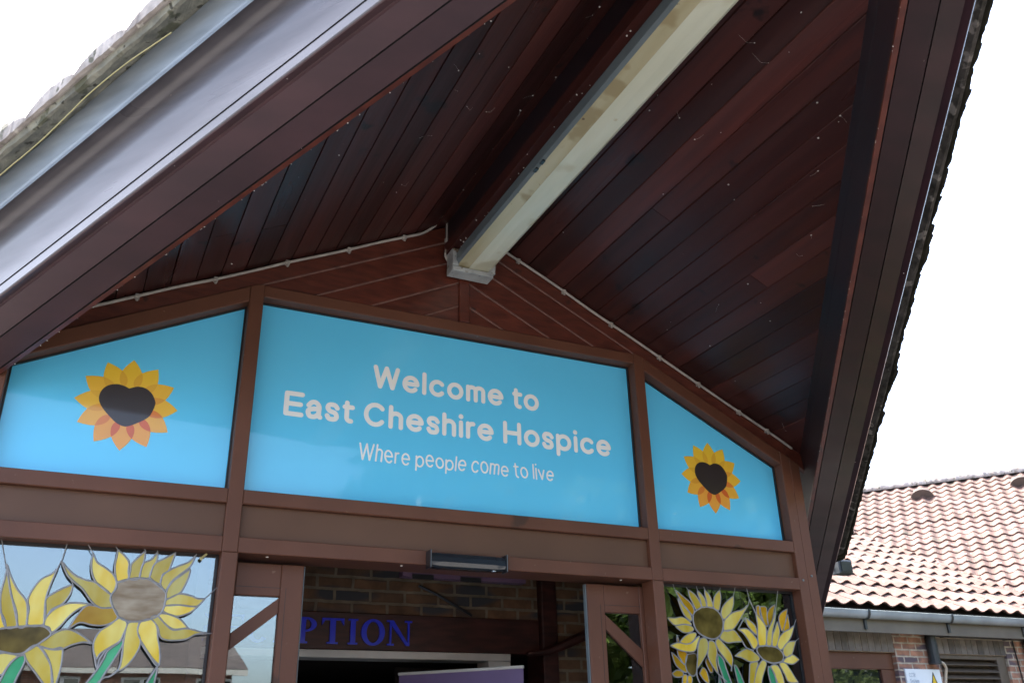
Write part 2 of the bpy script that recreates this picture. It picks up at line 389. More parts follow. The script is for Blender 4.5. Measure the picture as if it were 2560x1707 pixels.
# ---------------------------------------------------------------- entrance porch: prow-shaped gabled canopy
APEX, PITCH = 2.765, 0.49
def S(ax): return APEX - PITCH * ax                 # underside of the boards at |x|
RAKE = {-1: (1.555, -3.275), 1: (1.44, -3.28)}      # plan line of each raking eave
def P(side, ax, dy, h):
    sl, y0 = RAKE[side]
    return (side * ax, sl * ax + y0 + dy, S(ax) - h)

porch = thing("entrance_porch", "dark brown boarded gable canopy with mossy tiled edges jutting over the glazed entrance", "porch", (0, 0, -1.45))
XEND = 3.66

def spl2(pts, n=4):
    Q = [pts[0]] + list(pts) + [pts[-1]]; out = []
    for i in range(1, len(Q) - 2):
        p0, p1, p2, p3 = (Vector(q) for q in Q[i-1:i+3])
        for k in range(n):
            t = k / n
            out.append(tuple(0.5 * ((2*p1) + (p2-p0)*t + (2*p0-5*p1+4*p2-p3)*t*t + (3*p1-p0-3*p2+p3)*t**3)))
    out.append(tuple(pts[-1])); return out
def rake_sheet(name, side, prof, m, n=60, smooth=False, jitter=0.0, x0=0.0, tone=0.5):
    b = MB(); rows = []
    for i in range(n + 1):
        ax = x0 + (XEND - x0) * i / n
        row = []
        for dy, h in prof:
            j = 0
            if jitter: j = jitter * noise.noise(Vector((ax * 9, dy * 30 + side * 5, h * 30))) + jitter * 0.5 * noise.noise(Vector((ax * 31, dy * 50, side * 3)))
            row.append(P(side, ax, dy - j, h - j * 0.7))
        rows.append(row if side > 0 else row[::-1])
    b.grid(rows, tone)
    return b.build(name, m, porch, smooth=smooth)

for side in (-1, 1):
    # boarded soffit: boards run front to back, each with its own tone
    b = MB(); w = 0.110; sl, y0 = RAKE[side]
    k = 0; x = 0.07
    while x < 3.6:
        xa, xb = x + 0.0011, min(x + w, 3.62) - 0.0011
        c = 0.0026
        ya, yb = sl * xa + y0 + 0.045, sl * xb + y0 + 0.045
        ends = [ya, yb]
        stops = [None]
        # butt joints at uneven places
        cuts = sorted(RND.uniform(min(ya, yb) + 0.3, 2.3) for _ in range(RND.choice((0, 0, 1, 1, 2)))) if yb < 1.6 else []
        segs = []
        last = None
        for q in cuts + [2.5]:
            segs.append((last, q - 0.001 if q < 2.5 else q)); last = q + 0.001
        for sa, sb in segs:
            y0a, y0b = (ya, yb) if sa is None else (sa, sa)
            if sb <= max(y0a, y0b): continue
            t = RND.random() ** (1.1 if side < 0 else 1.7); t = 0.12 + 0.72 * t; dz = RND.uniform(-0.0012, 0.0012)
            sec = [(xa, 0.007), (xa + c*0.5, c), (xa + c, dz), (xb - c, dz), (xb - c*0.5, c), (xb, 0.007)]
            ra = []; rb = []
            for px, up in sec:
                f = (px - xa) / (xb - xa)
                ra.append((side * px, y0a + (y0b - y0a) * f, S(px) + up)); rb.append((side * px, sb, S(px) + up))
            b.grid([ra, rb] if side > 0 else [rb, ra], t)
            b.face(ra if side < 0 else ra[::-1], t)
        x += w; k += 1
    b.build("soffit_boarding", M['soffit'], porch)
    b = MB(); b.grid([[P(side, 0.0, 0.05, -0.02), (0, 2.5, S(0) + 0.02)], [P(side, XEND, 0.05, -0.02), (side * XEND, 2.5, S(XEND) + 0.02)]])
    b.build("soffit_backing", M['underlay'], porch)

    # raking eave: inner face, underside boards, fascia, verge
    rake_sheet("inner_rafter", side, [(0.05, -0.015), (0.004, 0.250)], M['rafter'], tone=0.5)
    rake_sheet("rafter_groove", side, [(0.034, 0.08), (0.031, 0.08), (0.030, 0.087), (0.033, 0.087)], M['dark_edging'])
    rake_sheet("rafter_edge", side, [(0.004, 0.250), (0.0, 0.26), (-0.036, 0.252)], M['gable'], tone=0.6)
    rake_sheet("rafter_groove", side, [(-0.036, 0.252), (-0.036, 0.235), (-0.046, 0.235), (-0.046, 0.247)], M['dark_edging'])
    rake_sheet("eaves_board", side, [(-0.046, 0.247), (-0.232, 0.188)], M['rake' if side > 0 else 'glare_lifted'], tone=0.45)
    rake_sheet("eaves_groove", side, [(-0.232, 0.188), (-0.232, 0.170), (-0.242, 0.167), (-0.242, 0.184)], M['dark_edging'])
    rake_sheet("eaves_board", side, [(-0.242, 0.184), (-0.398, 0.122)], M['rake' if side > 0 else 'glare_lifted'], tone=0.8)
    rake_sheet("edge_bead", side, [(-0.398, 0.122), (-0.400, 0.112), (-0.404, 0.107), (-0.455, 0.104), (-0.462, 0.100)], M['rake' if side > 0 else 'glare_lifted'], tone=0.9)
    rake_sheet("fascia_board", side, [(-0.462, 0.100), (-0.468, 0.094), (-0.470, 0.055)], M['fascia_gloss'], tone=0.6)
    rake_sheet("fascia_groove", side, [(-0.470, 0.055), (-0.462, 0.053), (-0.462, 0.047), (-0.471, 0.045)], M['dark_edging'])
    cove = spl2([(-0.471, 0.045), (-0.474, 0.0), (-0.480, -0.060), (-0.492, -0.120), (-0.512, -0.180), (-0.545, -0.225), (-0.600, -0.245), (-0.645, -0.250)])
    rake_sheet("fascia_cove", side, cove, M['fascia_gloss'], tone=0.5, smooth=True)
    rake_sheet("verge_strip", side, [(-0.645, -0.250), (-0.646, -0.240), (-0.650, -0.240), (-0.651, -0.256), (-0.655, -0.268), (-0.686, -0.412)], M['sky_sheen_strip'], tone=0.7)
    rake_sheet("mortar_bedding", side, [(-0.683, -0.404), (-0.700, -0.396), (-0.735, -0.392), (-0.780, -0.388), (-0.815, -0.385), (-0.838, -0.393), (-0.850, -0.412), (-0.868, -0.434)], M['mortar' if side < 0 else 'moss_mortar'], n=420, jitter=0.013)
    # verge tiles
    b = MB(); rows = []; n = 520
    for i in range(n + 1):
        ax = XEND * 1.03 * i / n
        u = ax / 0.145 + (0.35 if side < 0 else 0.1)
        sw = (u % 1.0)
        hump = (0.085 * math.sin(math.pi * min(1, sw * 1.03)) ** 0.7 if side < 0 else 0.020 * math.sin(math.pi * sw))
        n1 = noise.noise(Vector((ax * 13, side * 4, 0))); n2 = noise.noise(Vector((ax * 47, side * 7, 3)))
        n3 = noise.noise(Vector((ax * 5, side * 9, 7))); n4 = noise.noise(Vector((ax * 110, side * 7, 9)))
        rag = (0.005 * n1 + 0.004 * n2 + 0.003 * n4) if side < 0 else (0.020 * n1 + 0.014 * n2 + 0.010 * n4 + 0.03 * max(0, n3))
        top = -0.445 - hump - abs(rag) * 0.8
        row = [P(side, ax, -0.78, -0.412), P(side, ax, -0.868 - rag, -0.418), P(side, ax, -0.890 - rag * 1.4, -0.425 - rag * 0.4),
               P(side, ax, -0.898 - rag * 1.5, (top - 0.425) / 2), P(side, ax, -0.880 - rag, top), P(side, ax, -0.82, top - 0.012), P(side, ax, -0.66, -0.47 - hump * 0.7),
               (side * ax, 6.0, S(ax) + 0.48)]
        rows.append(row if side > 0 else row[::-1])
    b.grid(rows); b.build("roof_tiles", M['porch_tile'] if side < 0 else M['mossy_backlit'], porch, smooth=False)
    # eaves end where the rake meets the low eave
    b = MB()
    prof = [(0.05, -0.015), (0.0, 0.26), (-0.242, 0.185), (-0.404, 0.11), (-0.462, 0.10), (-0.492, -0.12), (-0.545, -0.225), (-0.645, -0.25), (-0.686, -0.412), (-0.815, -0.385), (-0.868, -0.432), (-0.87, -0.46), (-0.66, -0.47)]
    pts = [P(side, XEND - 0.002, dy, h) for dy, h in prof]
    b.face(pts if side > 0 else pts[::-1]); b.build("eaves_end", M['rake'], porch)

# ridge beam under the apex
b = MB(); b.cbox(-0.125, 0.150, -3.18, 0.014, 2.505, 2.575, 0.004)
b.build("ridge_beam", M['soffit'], porch)
b = MB(); b.box(-0.118, 0.142, -3.16, 0.013, 2.576, 2.73); b.build("ridge_board", M['rafter'], porch)

# gable boarding above the glazing
def zc(ax, c): return c - PITCH * ax
TOPF, XF = 2.120, 1.100                               # head of the centre frame; where the sloping heads start
b = MB(); g = MB()
b.face([(-2.3, 0.055, 1.535), (-1.1, 0.055, 2.123), (1.1, 0.055, 2.123), (2.3, 0.055, 1.535), (2.3, 0.055, zc(2.3, 2.79)), (0, 0.055, 2.79), (-2.3, 0.055, zc(2.3, 2.79))])
b.build("gable_backing", M['lintel'], porch)
cs = [2.762, 2.657, 2.522, 2.381, 2.238]
for side in (-1, 1):
    bb = MB()
    for k, ct in enumerate(cs):
        cb = cs[k + 1] if k + 1 < len(cs) else 2.10
        ct2, cb2 = ct - 0.0035, cb + 0.0035
        if k == 0:
            poly = [(0.0, ct2), (0.0, cb2), (2.32, zc(2.32, cb2)), (2.32, zc(2.32, ct2))]
        else:
            xt = (ct2 - TOPF) / PITCH
            poly = [(0.0, ct2), (0.0, max(cb2, TOPF))] + ([((cb2 - TOPF) / PITCH, TOPF)] if cb2 > TOPF else []) + [(xt, TOPF)]
        poly = ccw([(side * x, z) for x, z in poly])
        bb.prism(poly, 0.018, 0.05, 0.004, RND.uniform(0.25, 0.8))
        if k > 0:                                     # pale strip painting the highlight along each board's edge
            x1 = (ct - TOPF) / PITCH if k > 1 else 2.26
            q = [(side * 0.03, zc(0.03, ct - 0.0042)), (side * x1, zc(x1, ct - 0.0042)), (side * x1, zc(x1, ct + 0.0022)), (side * 0.03, zc(0.03, ct + 0.0022))]
            g.prism(ccw(q), 0.0165, 0.030)
    bb.build("gable_boarding", M['gable'], porch)
g.build("painted_edge_highlight", M['edge_highlight'], porch)
b = MB(); b.cbox(-0.034, 0.026, 0.004, 0.052, TOPF + 0.004, 2.44, 0.004); b.build("gable_cover_strip", M['gable'], porch)

# ---------------------------------------------------------------- glazed entrance screen
screen = thing("entrance_screen", "brown framed glazed entrance screen under the canopy with three glazed bays", "entrance screen", (0, 0, -1.45))
H1, H2 = (1.031, 1.095), (0.818, 0.885)
XM = (1.067, 1.133); XJ = (2.075, 2.143, 2.215); ZI = 2.022   # mullions, jamb posts, inner line of sloping head at |x| = 1.133
def zin(ax): return ZI - PITCH * (ax - 1.133)
def zout(ax): return TOPF - PITCH * (ax - XF)
for s in (-1, 1):
    b = MB()
    b.prism(ccw([(s*XM[0], H2[0]), (s*XM[1], H2[0]), (s*XM[1], zout(XM[1])), (s*XF, TOPF), (s*XM[0], TOPF)]), 0.0, 0.10, 0.003)
    b.build("mullion", M['frame'], screen)
    b = MB(); b.prism(ccw([(s*(XM[0]-0.003), -1.45), (s*(XM[1]-0.002), -1.45), (s*(XM[1]-0.002), H2[0]-0.0005), (s*(XM[0]-0.003), H2[0]-0.0005)]), -0.006, 0.10, 0.004)
    b.build("mullion", M['frame'], screen)
    for xa, xb, yf in ((XJ[0], XJ[1] - 0.0008, 0.0), (XJ[1] + 0.0008, XJ[2], 0.002)):
        b = MB(); b.prism(ccw([(s*xa, -1.45), (s*xb, -1.45), (s*xb, zout(xb)), (s*xa, zout(xa))]), yf, 0.10, 0.003)
        b.build("jamb", M['frame'], screen)
    b = MB(); b.prism(ccw([(s*(XM[1]+0.0005), zin(XM[1])), (s*(XJ[0]-0.0005), zin(XJ[0])), (s*(XJ[0]-0.0005), zout(XJ[0])), (s*(XM[1]+0.0005), zout(XM[1]))]), 0.001, 0.10, 0.004)
    b.build("sloping_head", M['frame'], screen)
    for za, zb in (H1, H2):
        b = MB(); b.prism(ccw([(s*(XM[1]+0.0005), za), (s*(XJ[0]-0.0005), za), (s*(XJ[0]-0.0005), zb), (s*(XM[1]+0.0005), zb)]), 0.001, 0.10, 0.003)
        b.build("transom", M['frame'], screen)
    b = MB(); b.prism(ccw([(s*(XM[1]+0.001), H2[1]+0.001), (s*(XJ[0]-0.001), H2[1]+0.001), (s*(XJ[0]-0.001), H1[0]-0.001), (s*(XM[1]+0.001), H1[0]-0.001)]), 0.030, 0.06)
    b.build("spandrel_panel", M['spandrel'], screen)
    b = MB(); b.box(s*1.138 if s > 0 else -2.07, 2.07 if s > 0 else -1.138, 0.080, 0.084, -1.30, H2[0]-0.002)
    b.build("window_pane", M['glass'], screen)
    b = MB()
    x0, x1 = sorted((s*(XM[1]+0.0005), s*(XJ[0]-0.0005)))
    b.box(x0, x1, 0.070, 0.0795, H2[0]-0.013, H2[0]-0.0005); b.box(x0, x0+0.010, 0.070, 0.0795, -1.30, H2[0]-0.014); b.box(x1-0.010, x1, 0.070, 0.0795, -1.30, H2[0]-0.014)
    b.build("glazing_gasket", M['dark_edging'], screen)
    b = MB(); b.cbox(x0, x1, 0.001, 0.10, -1.449, -1.301, 0.003); b.build("bottom_rail", M['frame'], screen)
for za, zb, nm in ((H1[0], H1[1], "transom"), (2.058, TOPF - 0.0005, "head")):
    b = MB(); b.cbox(-XM[0]+0.0005, XM[0]-0.0005, 0.001, 0.10, za, zb, 0.004); b.build(nm, M['frame'], screen)
b = MB(); b.cbox(-XM[0]+0.0005, XM[0]-0.0005, 0.001, 0.20, H2[0], H2[1], 0.003); b.build("door_header", M['frame'], screen)
b = MB(); b.box(-XM[0]+0.001, XM[0]-0.001, 0.030, 0.06, H2[1]+0.001, H1[0]-0.001); b.build("spandrel_panel", M['spandrel'], screen)
for s, yy in ((1, 0.0), ):
    for x, z in ((2.104, 0.873), (2.173, 0.901)):
        b = MB(); b.tube([(x, -0.004, z), (x, 0.004, z)], 0.0065, 10); b.build("screw", M['lamp_body'], screen)
for x in (-0.93, -0.307, 0.90):
    b = MB(); b.tube([(x, 0.05, H2[0]-0.004), (x, 0.05, H2[0]+0.002)], 0.006, 8); b.build("screw", M['white'], screen)

# ---------------------------------------------------------------- blue sign panels
def dark_edging(b, poly, y0, y1, w):  # black rim painting the shaded frame reveal round each sign panel
    ins = inset(poly, w); n = len(poly)
    for i in range(n):
        j = (i + 1) % n
        b.prism([poly[i], poly[j], ins[j], ins[i]], y0, y1)
E = 0.0006
POLY_C = ccw([(-XM[0]+E, H1[1]+E), (XM[0]-E, H1[1]+E), (XM[0]-E, 2.058-E), (-XM[0]+E, 2.058-E)])
def POLY_S(s): return ccw([(s*(XM[1]+E), H1[1]+E), (s*(XJ[0]-E), H1[1]+E), (s*(XJ[0]-E), zin(XJ[0])-E), (s*(XM[1]+E), zin(XM[1])-E)])

# ---- rounded stroke lettering
def arc(cx, cy, rx, ry, a0, a1, n=18):
    return [(cx + rx * math.cos(math.radians(a0 + (a1 - a0) * i / n)), cy + ry * math.sin(math.radians(a0 + (a1 - a0) * i / n))) for i in range(n + 1)]
def spl(pts, n=8):
    Q = [pts[0]] + list(pts) + [pts[-1]]; out = []
    for i in range(1, len(Q) - 2):
        p0, p1, p2, p3 = (Vector(q) for q in Q[i-1:i+3])
        for k in range(n):
            t = k / n
            out.append(tuple(0.5 * ((2*p1) + (p2-p0)*t + (2*p0-5*p1+4*p2-p3)*t*t + (3*p1-p0-3*p2+p3)*t**3)))
    out.append(tuple(pts[-1])); return out
def glyphs(h):
    """centre lines in units of the cap height, h = half the stroke width; each: (advance, [strokes])"""
    T, B, xt = 1 - h, h, 0.755 - h
    m = (B + xt) / 2; ry = (xt - B) / 2; rx = 0.245
    G = {}
    G['W'] = (1.02, [[(h, T), (0.28, B)], [(0.28, B), (0.51, T)], [(0.51, T), (0.74, B)], [(0.74, B), (1.02 - h, T)]])
    G['E'] = (0.66, [[(h, T), (h, B)], [(h, T), (0.60, T)], [(h, 0.5), (0.56, 0.5)], [(h, B), (0.60, B)]])
    G['C'] = (0.80, [arc(0.42, 0.5, 0.42 - h, 0.5 - h, 42, 318, 26)])
    G['H'] = (0.76, [[(h, T), (h, B)], [(0.76 - h, T), (0.76 - h, B)], [(h, 0.5), (0.76 - h, 0.5)]])
    G['T'] = (0.66, [[(0.02, T), (0.64, T)], [(0.33, T), (0.33, B)]])
    G['V'] = (0.70, [[(0.04, T), (0.35, B)], [(0.35, B), (0.66, T)]])
    G['S'] = (0.66, [spl([(0.58, 0.76), (0.45, T), (0.20, T - .02), (0.10, 0.72), (0.25, 0.55), (0.48, 0.45), (0.58, 0.27), (0.46, B), (0.20, B), (0.07, 0.26)])])
    ox = rx + h
    G['o'] = (2 * ox, [arc(ox, m, rx, ry, 90, 450, 30)])
    G['e'] = (2 * ox, [[(h + .02, m + .01), (2 * ox - h - .01, m + .01)], arc(ox, m, rx, ry, 3, 315, 26)])
    G['c'] = (1.85 * ox, [arc(ox, m, rx, ry, 42, 318, 22)])
    G['l'] = (2 * h, [[(h, T), (h, B)]])
    G['i'] = (2 * h, [[(h, xt), (h, B)], [(h, T + .01), (h, T + .0101)]])
    aw = 0.185
    def arch(x0, w): return [(x0, m)] + arc(x0 + w, xt - w, w, w, 180, 0, 14) + [(x0 + 2 * w, B)]
    G['h'] = (2 * aw + 2 * h, [[(h, T), (h, B)], arch(h, aw)])
    G['n'] = (2 * aw + 2 * h, [[(h, xt), (h, B)], arch(h, aw)])
    G['m'] = (4 * 0.155 + 2 * h, [[(h, xt), (h, B)], arch(h, 0.155), arch(h + 0.31, 0.155)])
    G['r'] = (0.36, [[(h, xt), (h, B)], [(h, m)] + arc(h + 0.19, xt - 0.19, 0.19, 0.19, 180, 85, 10)])
    G['p'] = (2 * ox, [[(h, xt), (h, -0.25 + h)], arc(ox, m, rx, ry, 90, 450, 30)])
    G['t'] = (0.40, [[(0.17, 0.93 - h), (0.17, 0.25)] + arc(0.30, 0.25, 0.13, 0.25 - h, 180, 280, 8), [(h, xt), (0.36, xt)]])
    G['s'] = (0.50, [spl([(0.42, 0.55), (0.33, xt), (0.16, xt), (h, 0.54), (0.17, 0.41), (0.35, 0.34), (0.50 - h, 0.20), (0.34, B), (0.16, B), (h - .01, 0.21)])])
    G['a'] = (0.56, [spl([(0.09, 0.53), (0.20, xt), (0.34, xt), (0.44, 0.52), (0.44, 0.30), (0.445, 0.14), (0.49, B)]), spl([(0.44, 0.42), (0.25, 0.40), (0.10, 0.33), (h, 0.20), (0.16, B), (0.32, 0.10), (0.44, 0.22)])])
    G['v'] = (0.52, [[(h, xt), (0.26, B)], [(0.26, B), (0.52 - h, xt)]])
    G['y'] = (0.52, [[(h, xt), (0.27, B)], [(0.52 - h, xt), (0.27, B), (0.14, -0.2)]])
    G[' '] = (0.27, [])
    return G
def ribbon(b, pts, r, y):
    """a stroke with round ends"""
    Q = [Vector(p) for p in pts]
    Q = [q for i, q in enumerate(Q) if i == 0 or (q - Q[i-1]).length > 1e-7] or Q[:1]
    if len(Q) == 1 or (Q[0] - Q[-1]).length < 2e-4 and len(Q) < 4:
        b.face([(Q[0].x + 1.15*r*math.cos(a), y, Q[0].y + 1.15*r*math.sin(a)) for a in [2*math.pi*k/16 for k in range(16)]]); return
    closed = (Q[0] - Q[-1]).length < 1e-6
    if closed: Q = Q[:-1]
    n = len(Q); Lp, Rp = [], []
    for i in range(n):
        a = Q[(i-1) % n] if (closed or i > 0) else Q[0]; c = Q[(i+1) % n] if (closed or i < n-1) else Q[-1]
        d1 = (Q[i]-a); d2 = (c-Q[i]); t = ((d1.normalized() if d1.length else Vector((0,0))) + (d2.normalized() if d2.length else Vector((0,0)))).normalized()
        nn = Vector((-t.y, t.x)); k = 1.0
        if d1.length and d2.length: k = 1 / max(0.6, nn.dot(Vector((-d2.y, d2.x)).normalized()))
        Lp.append(Q[i] + nn*r*k); Rp.append(Q[i] - nn*r*k)
    if closed:
        for i in range(n):
            j = (i+1) % n; b.face([(p.x, y, p.y) for p in (Rp[i], Rp[j], Lp[j], Lp[i])])
    else:
        t0 = (Q[1]-Q[0]).normalized(); t1 = (Q[-1]-Q[-2]).normalized()
        a0 = math.atan2(t0.y, t0.x); a1 = math.atan2(t1.y, t1.x)
        poly = Rp + [Q[-1] + Vector((math.cos(a1-math.pi/2+math.pi*k/8), math.sin(a1-math.pi/2+math.pi*k/8)))*r for k in range(1, 8)]
        for i in range(n-1): b.face([(p.x, y, p.y) for p in (Rp[i], Rp[i+1], Lp[i+1], Lp[i])])
        b.face([(p.x, y, p.y) for p in [Rp[-1]] + [Q[-1] + Vector((math.cos(a1-math.pi/2+math.pi*k/8), math.sin(a1-math.pi/2+math.pi*k/8)))*r for k in range(1, 8)] + [Lp[-1]]])
        b.face([(p.x, y, p.y) for p in [Lp[0]] + [Q[0] + Vector((math.cos(a0+math.pi/2+math.pi*k/8), math.sin(a0+math.pi/2+math.pi*k/8)))*r for k in range(1, 8)] + [Rp[0]]])
def lettering(t, m, text, x0, x1, zb, cap, stroke, y, gap=0.082, jit=0.0, rnd=None):
    """one line of writing from x0 to x1, baseline zb"""
    h = stroke / cap / 2; G = glyphs(h); words = []; b = MB(); tot = 0; pos = []
    for i, ch in enumerate(text):
        pos.append(tot); tot += G[ch][0] + (gap if ch != ' ' and i < len(text)-1 else 0)
    sx = (x1 - x0) / (tot * cap); k = 0
    for ch, px in zip(text, pos):
        if ch == ' ': words.append(b); b = MB(); continue
        rot = rnd.uniform(-jit, jit) if rnd else 0; dz = rnd.uniform(-jit, jit) * 0.35 * cap if rnd else 0; up = 1 + (rnd.uniform(-jit, jit) if rnd else 0)
        for st in G[ch][1]:
            pts = [(x0 + (px + u) * cap * sx + rot * (v - .4) * cap, zb + v * cap * up + dz) for u, v in st]
            ribbon(b, pts, stroke / 2, y - 0.00012 * k); k += 1
    words.append(b)
    for w in words: w.build("lettering", m, t)
welcome = thing("welcome_sign", "wide sky-blue sign panel with white welcome lettering above the sliding doors", "sign", (0, 0.08, H1[1]))
b = MB(); b.prism(POLY_C, 0.08, 0.092); b.build("sign_panel", M['panel'], welcome)
b = MB(); dark_edging(b, POLY_C, 0.066, 0.0795, 0.007); b.build("reveal_shade_rim", M['dark_edging'], welcome)
lettering(welcome, M['letter_white'], "Welcome to", -0.478, 0.470, 1.700, 0.127, 0.0240, 0.0788)
lettering(welcome, M['letter_white'], "East Cheshire Hospice", -0.913, 0.915, 1.493, 0.127, 0.0240, 0.0788)
lettering(welcome, M['letter_white'], "Where people come to live", -0.532, 0.541, 1.314, 0.084, 0.0088, 0.0788, gap=0.11, jit=0.10, rnd=random.Random(5))

def sunflower_sign(s, label):
    c = (s * 1.5965, 1.4487)
    t = thing("sunflower_sign", label, "sign", (c[0], 0.08, H1[1]), "sunflower sign panels beside the welcome sign")
    b = MB(); b.prism(POLY_S(s), 0.08, 0.092); b.build("sign_panel", M['panel'], t)
    b = MB(); dark_edging(b, POLY_S(s), 0.066, 0.0795, 0.007); b.build("reveal_shade_rim", M['dark_edging'], t)
    R, w = 0.2135, 33.0
    shape = [(0.0, 0)]
    def petal(a):
        """pointed oval whose sides cross those of its neighbours at r = 0.161"""
        L = [(0.06, 0.0), (0.08, 0.026), (0.10, 0.040), (0.12, 0.0475), (0.14, 0.0475), (0.1555, 0.0415), (0.175, 0.031), (0.195, 0.0165), (R, 0.0)]
        out = [(r, wd) for r, wd in L] + [(r, -wd) for r, wd in reversed(L[:-1])]
        ca, sa = math.cos(a), math.sin(a)
        return ccw([(c[0] + r*ca - v*sa, c[1] + r*sa + v*ca) for r, v in out])
    for k in range(12):
        a = math.radians(90 - 30 * k)
        low = -math.sin(a)                                  # lower petals are printed more orange
        pm = PETAL[0 if low < -0.6 else 1 if low < 0.1 else 2 if low < 0.7 else 3]
        b = MB(); b.face([(x, 0.0790 - 0.00004 * k, z) for x, z in petal(a)]); b.build("petal", pm, t)
    for k in range(12):                                     # darker lens where two petals overlap
        a = math.radians(75 - 30 * k); low = -math.sin(a) + 0.25 * math.cos(a)
        lm = LENS[0 if low < -0.5 else 1 if low < 0.25 else 2 if low < 0.62 else 3]
        pts = [(0.083, 0.0), (0.092, 0.009), (0.10, 0.0138), (0.11, 0.0162), (0.12, 0.0165), (0.13, 0.0148), (0.14, 0.0117), (0.15, 0.007), (0.1612, 0.0)]
        out = pts + [(r, -v) for r, v in reversed(pts[1:-1])]
        ca, sa = math.cos(a), math.sin(a)
        b = MB(); b.face([(x, 0.0783, z) for x, z in ccw([(c[0] + r*ca - v*sa, c[1] + r*sa + v*ca) for r, v in out])]); b.build("petal_overlap", lm, t)
    H = [(-0.001, 0.075), (0.032, 0.089), (0.066, 0.086), (0.094, 0.066), (0.112, 0.036), (0.116, 0.012), (0.102, -0.038), (0.078, -0.064), (0.053, -0.081), (0.028, -0.096), (0.006, -0.103), (-0.018, -0.097), (-0.041, -0.083),
         (-0.084, -0.043), (-0.108, -0.012), (-0.117, 0.018), (-0.111, 0.051), (-0.090, 0.076), (-0.057, 0.088), (-0.026, 0.085), (-0.001, 0.075)]
    hp = spl(H, 5)[:-1]
    b = MB(); b.face([(c[0] + x, 0.0780, c[1] + z) for x, z in ccw(hp)]); b.build("heart", M['heart'], t)
sunflower_sign(-1, "larger looking blue sunflower sign at the left with the bargeboard cutting its corner")
sunflower_sign(1, "blue sunflower sign in the narrow sloping bay right of the welcome sign")

# ---------------------------------------------------------------- sliding doors and sensor
def door(s, label):
    xa, xb = (0.749, 1.12) if s < 0 else (0.726, 1.12)
    st = 0.100
    t = thing("sliding_door", label, "door", (s * (xa + xb) / 2, 0.1, -1.43))
    def bx(b, x0, x1, *r): b.cbox(*sorted((s*x0, s*x1)), *r)
    b = MB(); bx(b, xa, xa + st, 0.108, 0.148, -1.42, 0.800, 0.003); b.build("stile", M['frame'], t)
    b = MB(); bx(b, xb - 0.075, xb, 0.108, 0.148, -1.42, 0.800, 0.003); b.build("stile", M['frame'], t)
    b = MB(); bx(b, xa + st + .0005, xb - 0.0755, 0.109, 0.148, 0.659, 0.799, 0.003); b.build("rail", M['frame'], t)
    b = MB(); bx(b, xa + st + .0005, xb - 0.0755, 0.109, 0.148, -1.42, -1.25, 0.003); b.build("rail", M['frame'], t)
    b = MB(); b.box(*sorted((s*(xa + st + .002), s*(xb - 0.077))), 0.128, 0.132, -1.249, 0.658); b.build("door_glass", M['glass'], t)
    b = MB(); q = ((0.850, 0.655), (0.850, 0.588), (1.043, 0.430), (1.043, 0.500)) if s < 0 else ((0.828, 0.650), (0.828, 0.574), (1.043, 0.392), (1.043, 0.478))
    b.prism(ccw([(s*x, z) for x, z in q]), 0.112, 0.126, 0.002); b.build("brace", M['frame'], t)
    b = MB(); x0 = xa + 0.0745; b.box(*sorted((s*x0, s*(x0 + 0.002))), 0.1072, 0.112, -1.40, 0.697); b.box(*sorted((s*x0, s*(xa + st + 0.22))), 0.1082, 0.112, 0.695, 0.697)
    b.build("glazing_bead", M['dark_edging'], t)
    b = MB(); b.box(*sorted((s*(xa - 0.006), s*(xa - 0.0004))), 0.116, 0.140, -1.42, 0.797); b.build("brush_seal", M['black'] if s < 0 else M['lamp_body'], t)
    return t
door(-1, "open sliding door leaf left of the doorway, its braced glass reflecting pale sky")
door(1, "open sliding door leaf right of the doorway with greenery reflected in its braced glass")

t = thing("door_sensor", "glossy black door sensor bar mounted on the transom above the doorway", "sensor", (0, 0, 0.80))
b = MB(); rows = []
for k in range(9):
    x = -0.198 + 0.385 * k / 8; e = 0.006 if k in (0, 8) else 0
    rows.append([(x, 0.0005, 0.80 + e), (x, -0.050 + e, 0.798 + e), (x, -0.062 + e, 0.806 + e), (x, -0.066 + e, 0.825), (x, -0.060 + e, 0.850), (x, -0.046 + e, 0.868), (x, -0.026, 0.876 - e), (x, 0.0005, 0.878 - e)])
b.grid(rows); b.face(rows[0]); b.face(rows[-1][::-1]); b.build("housing", M['sensor'], t, fix=True)
for x in (-0.2045, 0.1875):
    b = MB(); b.cbox(x, x + 0.006, -0.066, 0.0, 0.797, 0.879, 0.002); b.build("end_cap", M['black'], t)
b = MB(); b.tube([(0.125, -0.045, 0.7975), (0.125, -0.045, 0.801)], 0.012, 12); b.build("lens", M['steel'], t)

# ---------------------------------------------------------------- fluorescent light and cables under the ridge
t = thing("strip_light", "long fluorescent strip light with yellowed diffuser under the canopy ridge", "light", (0.015, 0, 2.40))
b = MB(); b.cbox(-0.080, 0.110, -3.05, -0.075, 2.430, 2.5045, 0.004); b.build("body", M['lamp_body'], t)
prof = [(-0.098, 2.470), (-0.098, 2.425), (-0.086, 2.408)]; p2 = [(-0.086, 2.408), (-0.030, 2.399), (-0.024, 2.397)]; p3 = [(-0.024, 2.397), (0.030, 2.396), (0.092, 2.402), (0.108, 2.413)]; p4 = [(0.108, 2.413), (0.128, 2.445), (0.128, 2.470)]
def lampstrip(nm, pr, m):
    b = MB(); ys = [-0.085 - 2.96 * k / 40 for k in range(41)]
    b.grid([[(x, y, z) for x, z in pr] for y in ys]); b.build(nm, m, t, smooth=False)
lampstrip("diffuser_side", prof, M['lamp_body']); lampstrip("diffuser_side", p4, M['diffuser'])
lampstrip("diffuser_rim", p2, M['diffuser_dirt']); lampstrip("diffuser", p3, M['diffuser'])
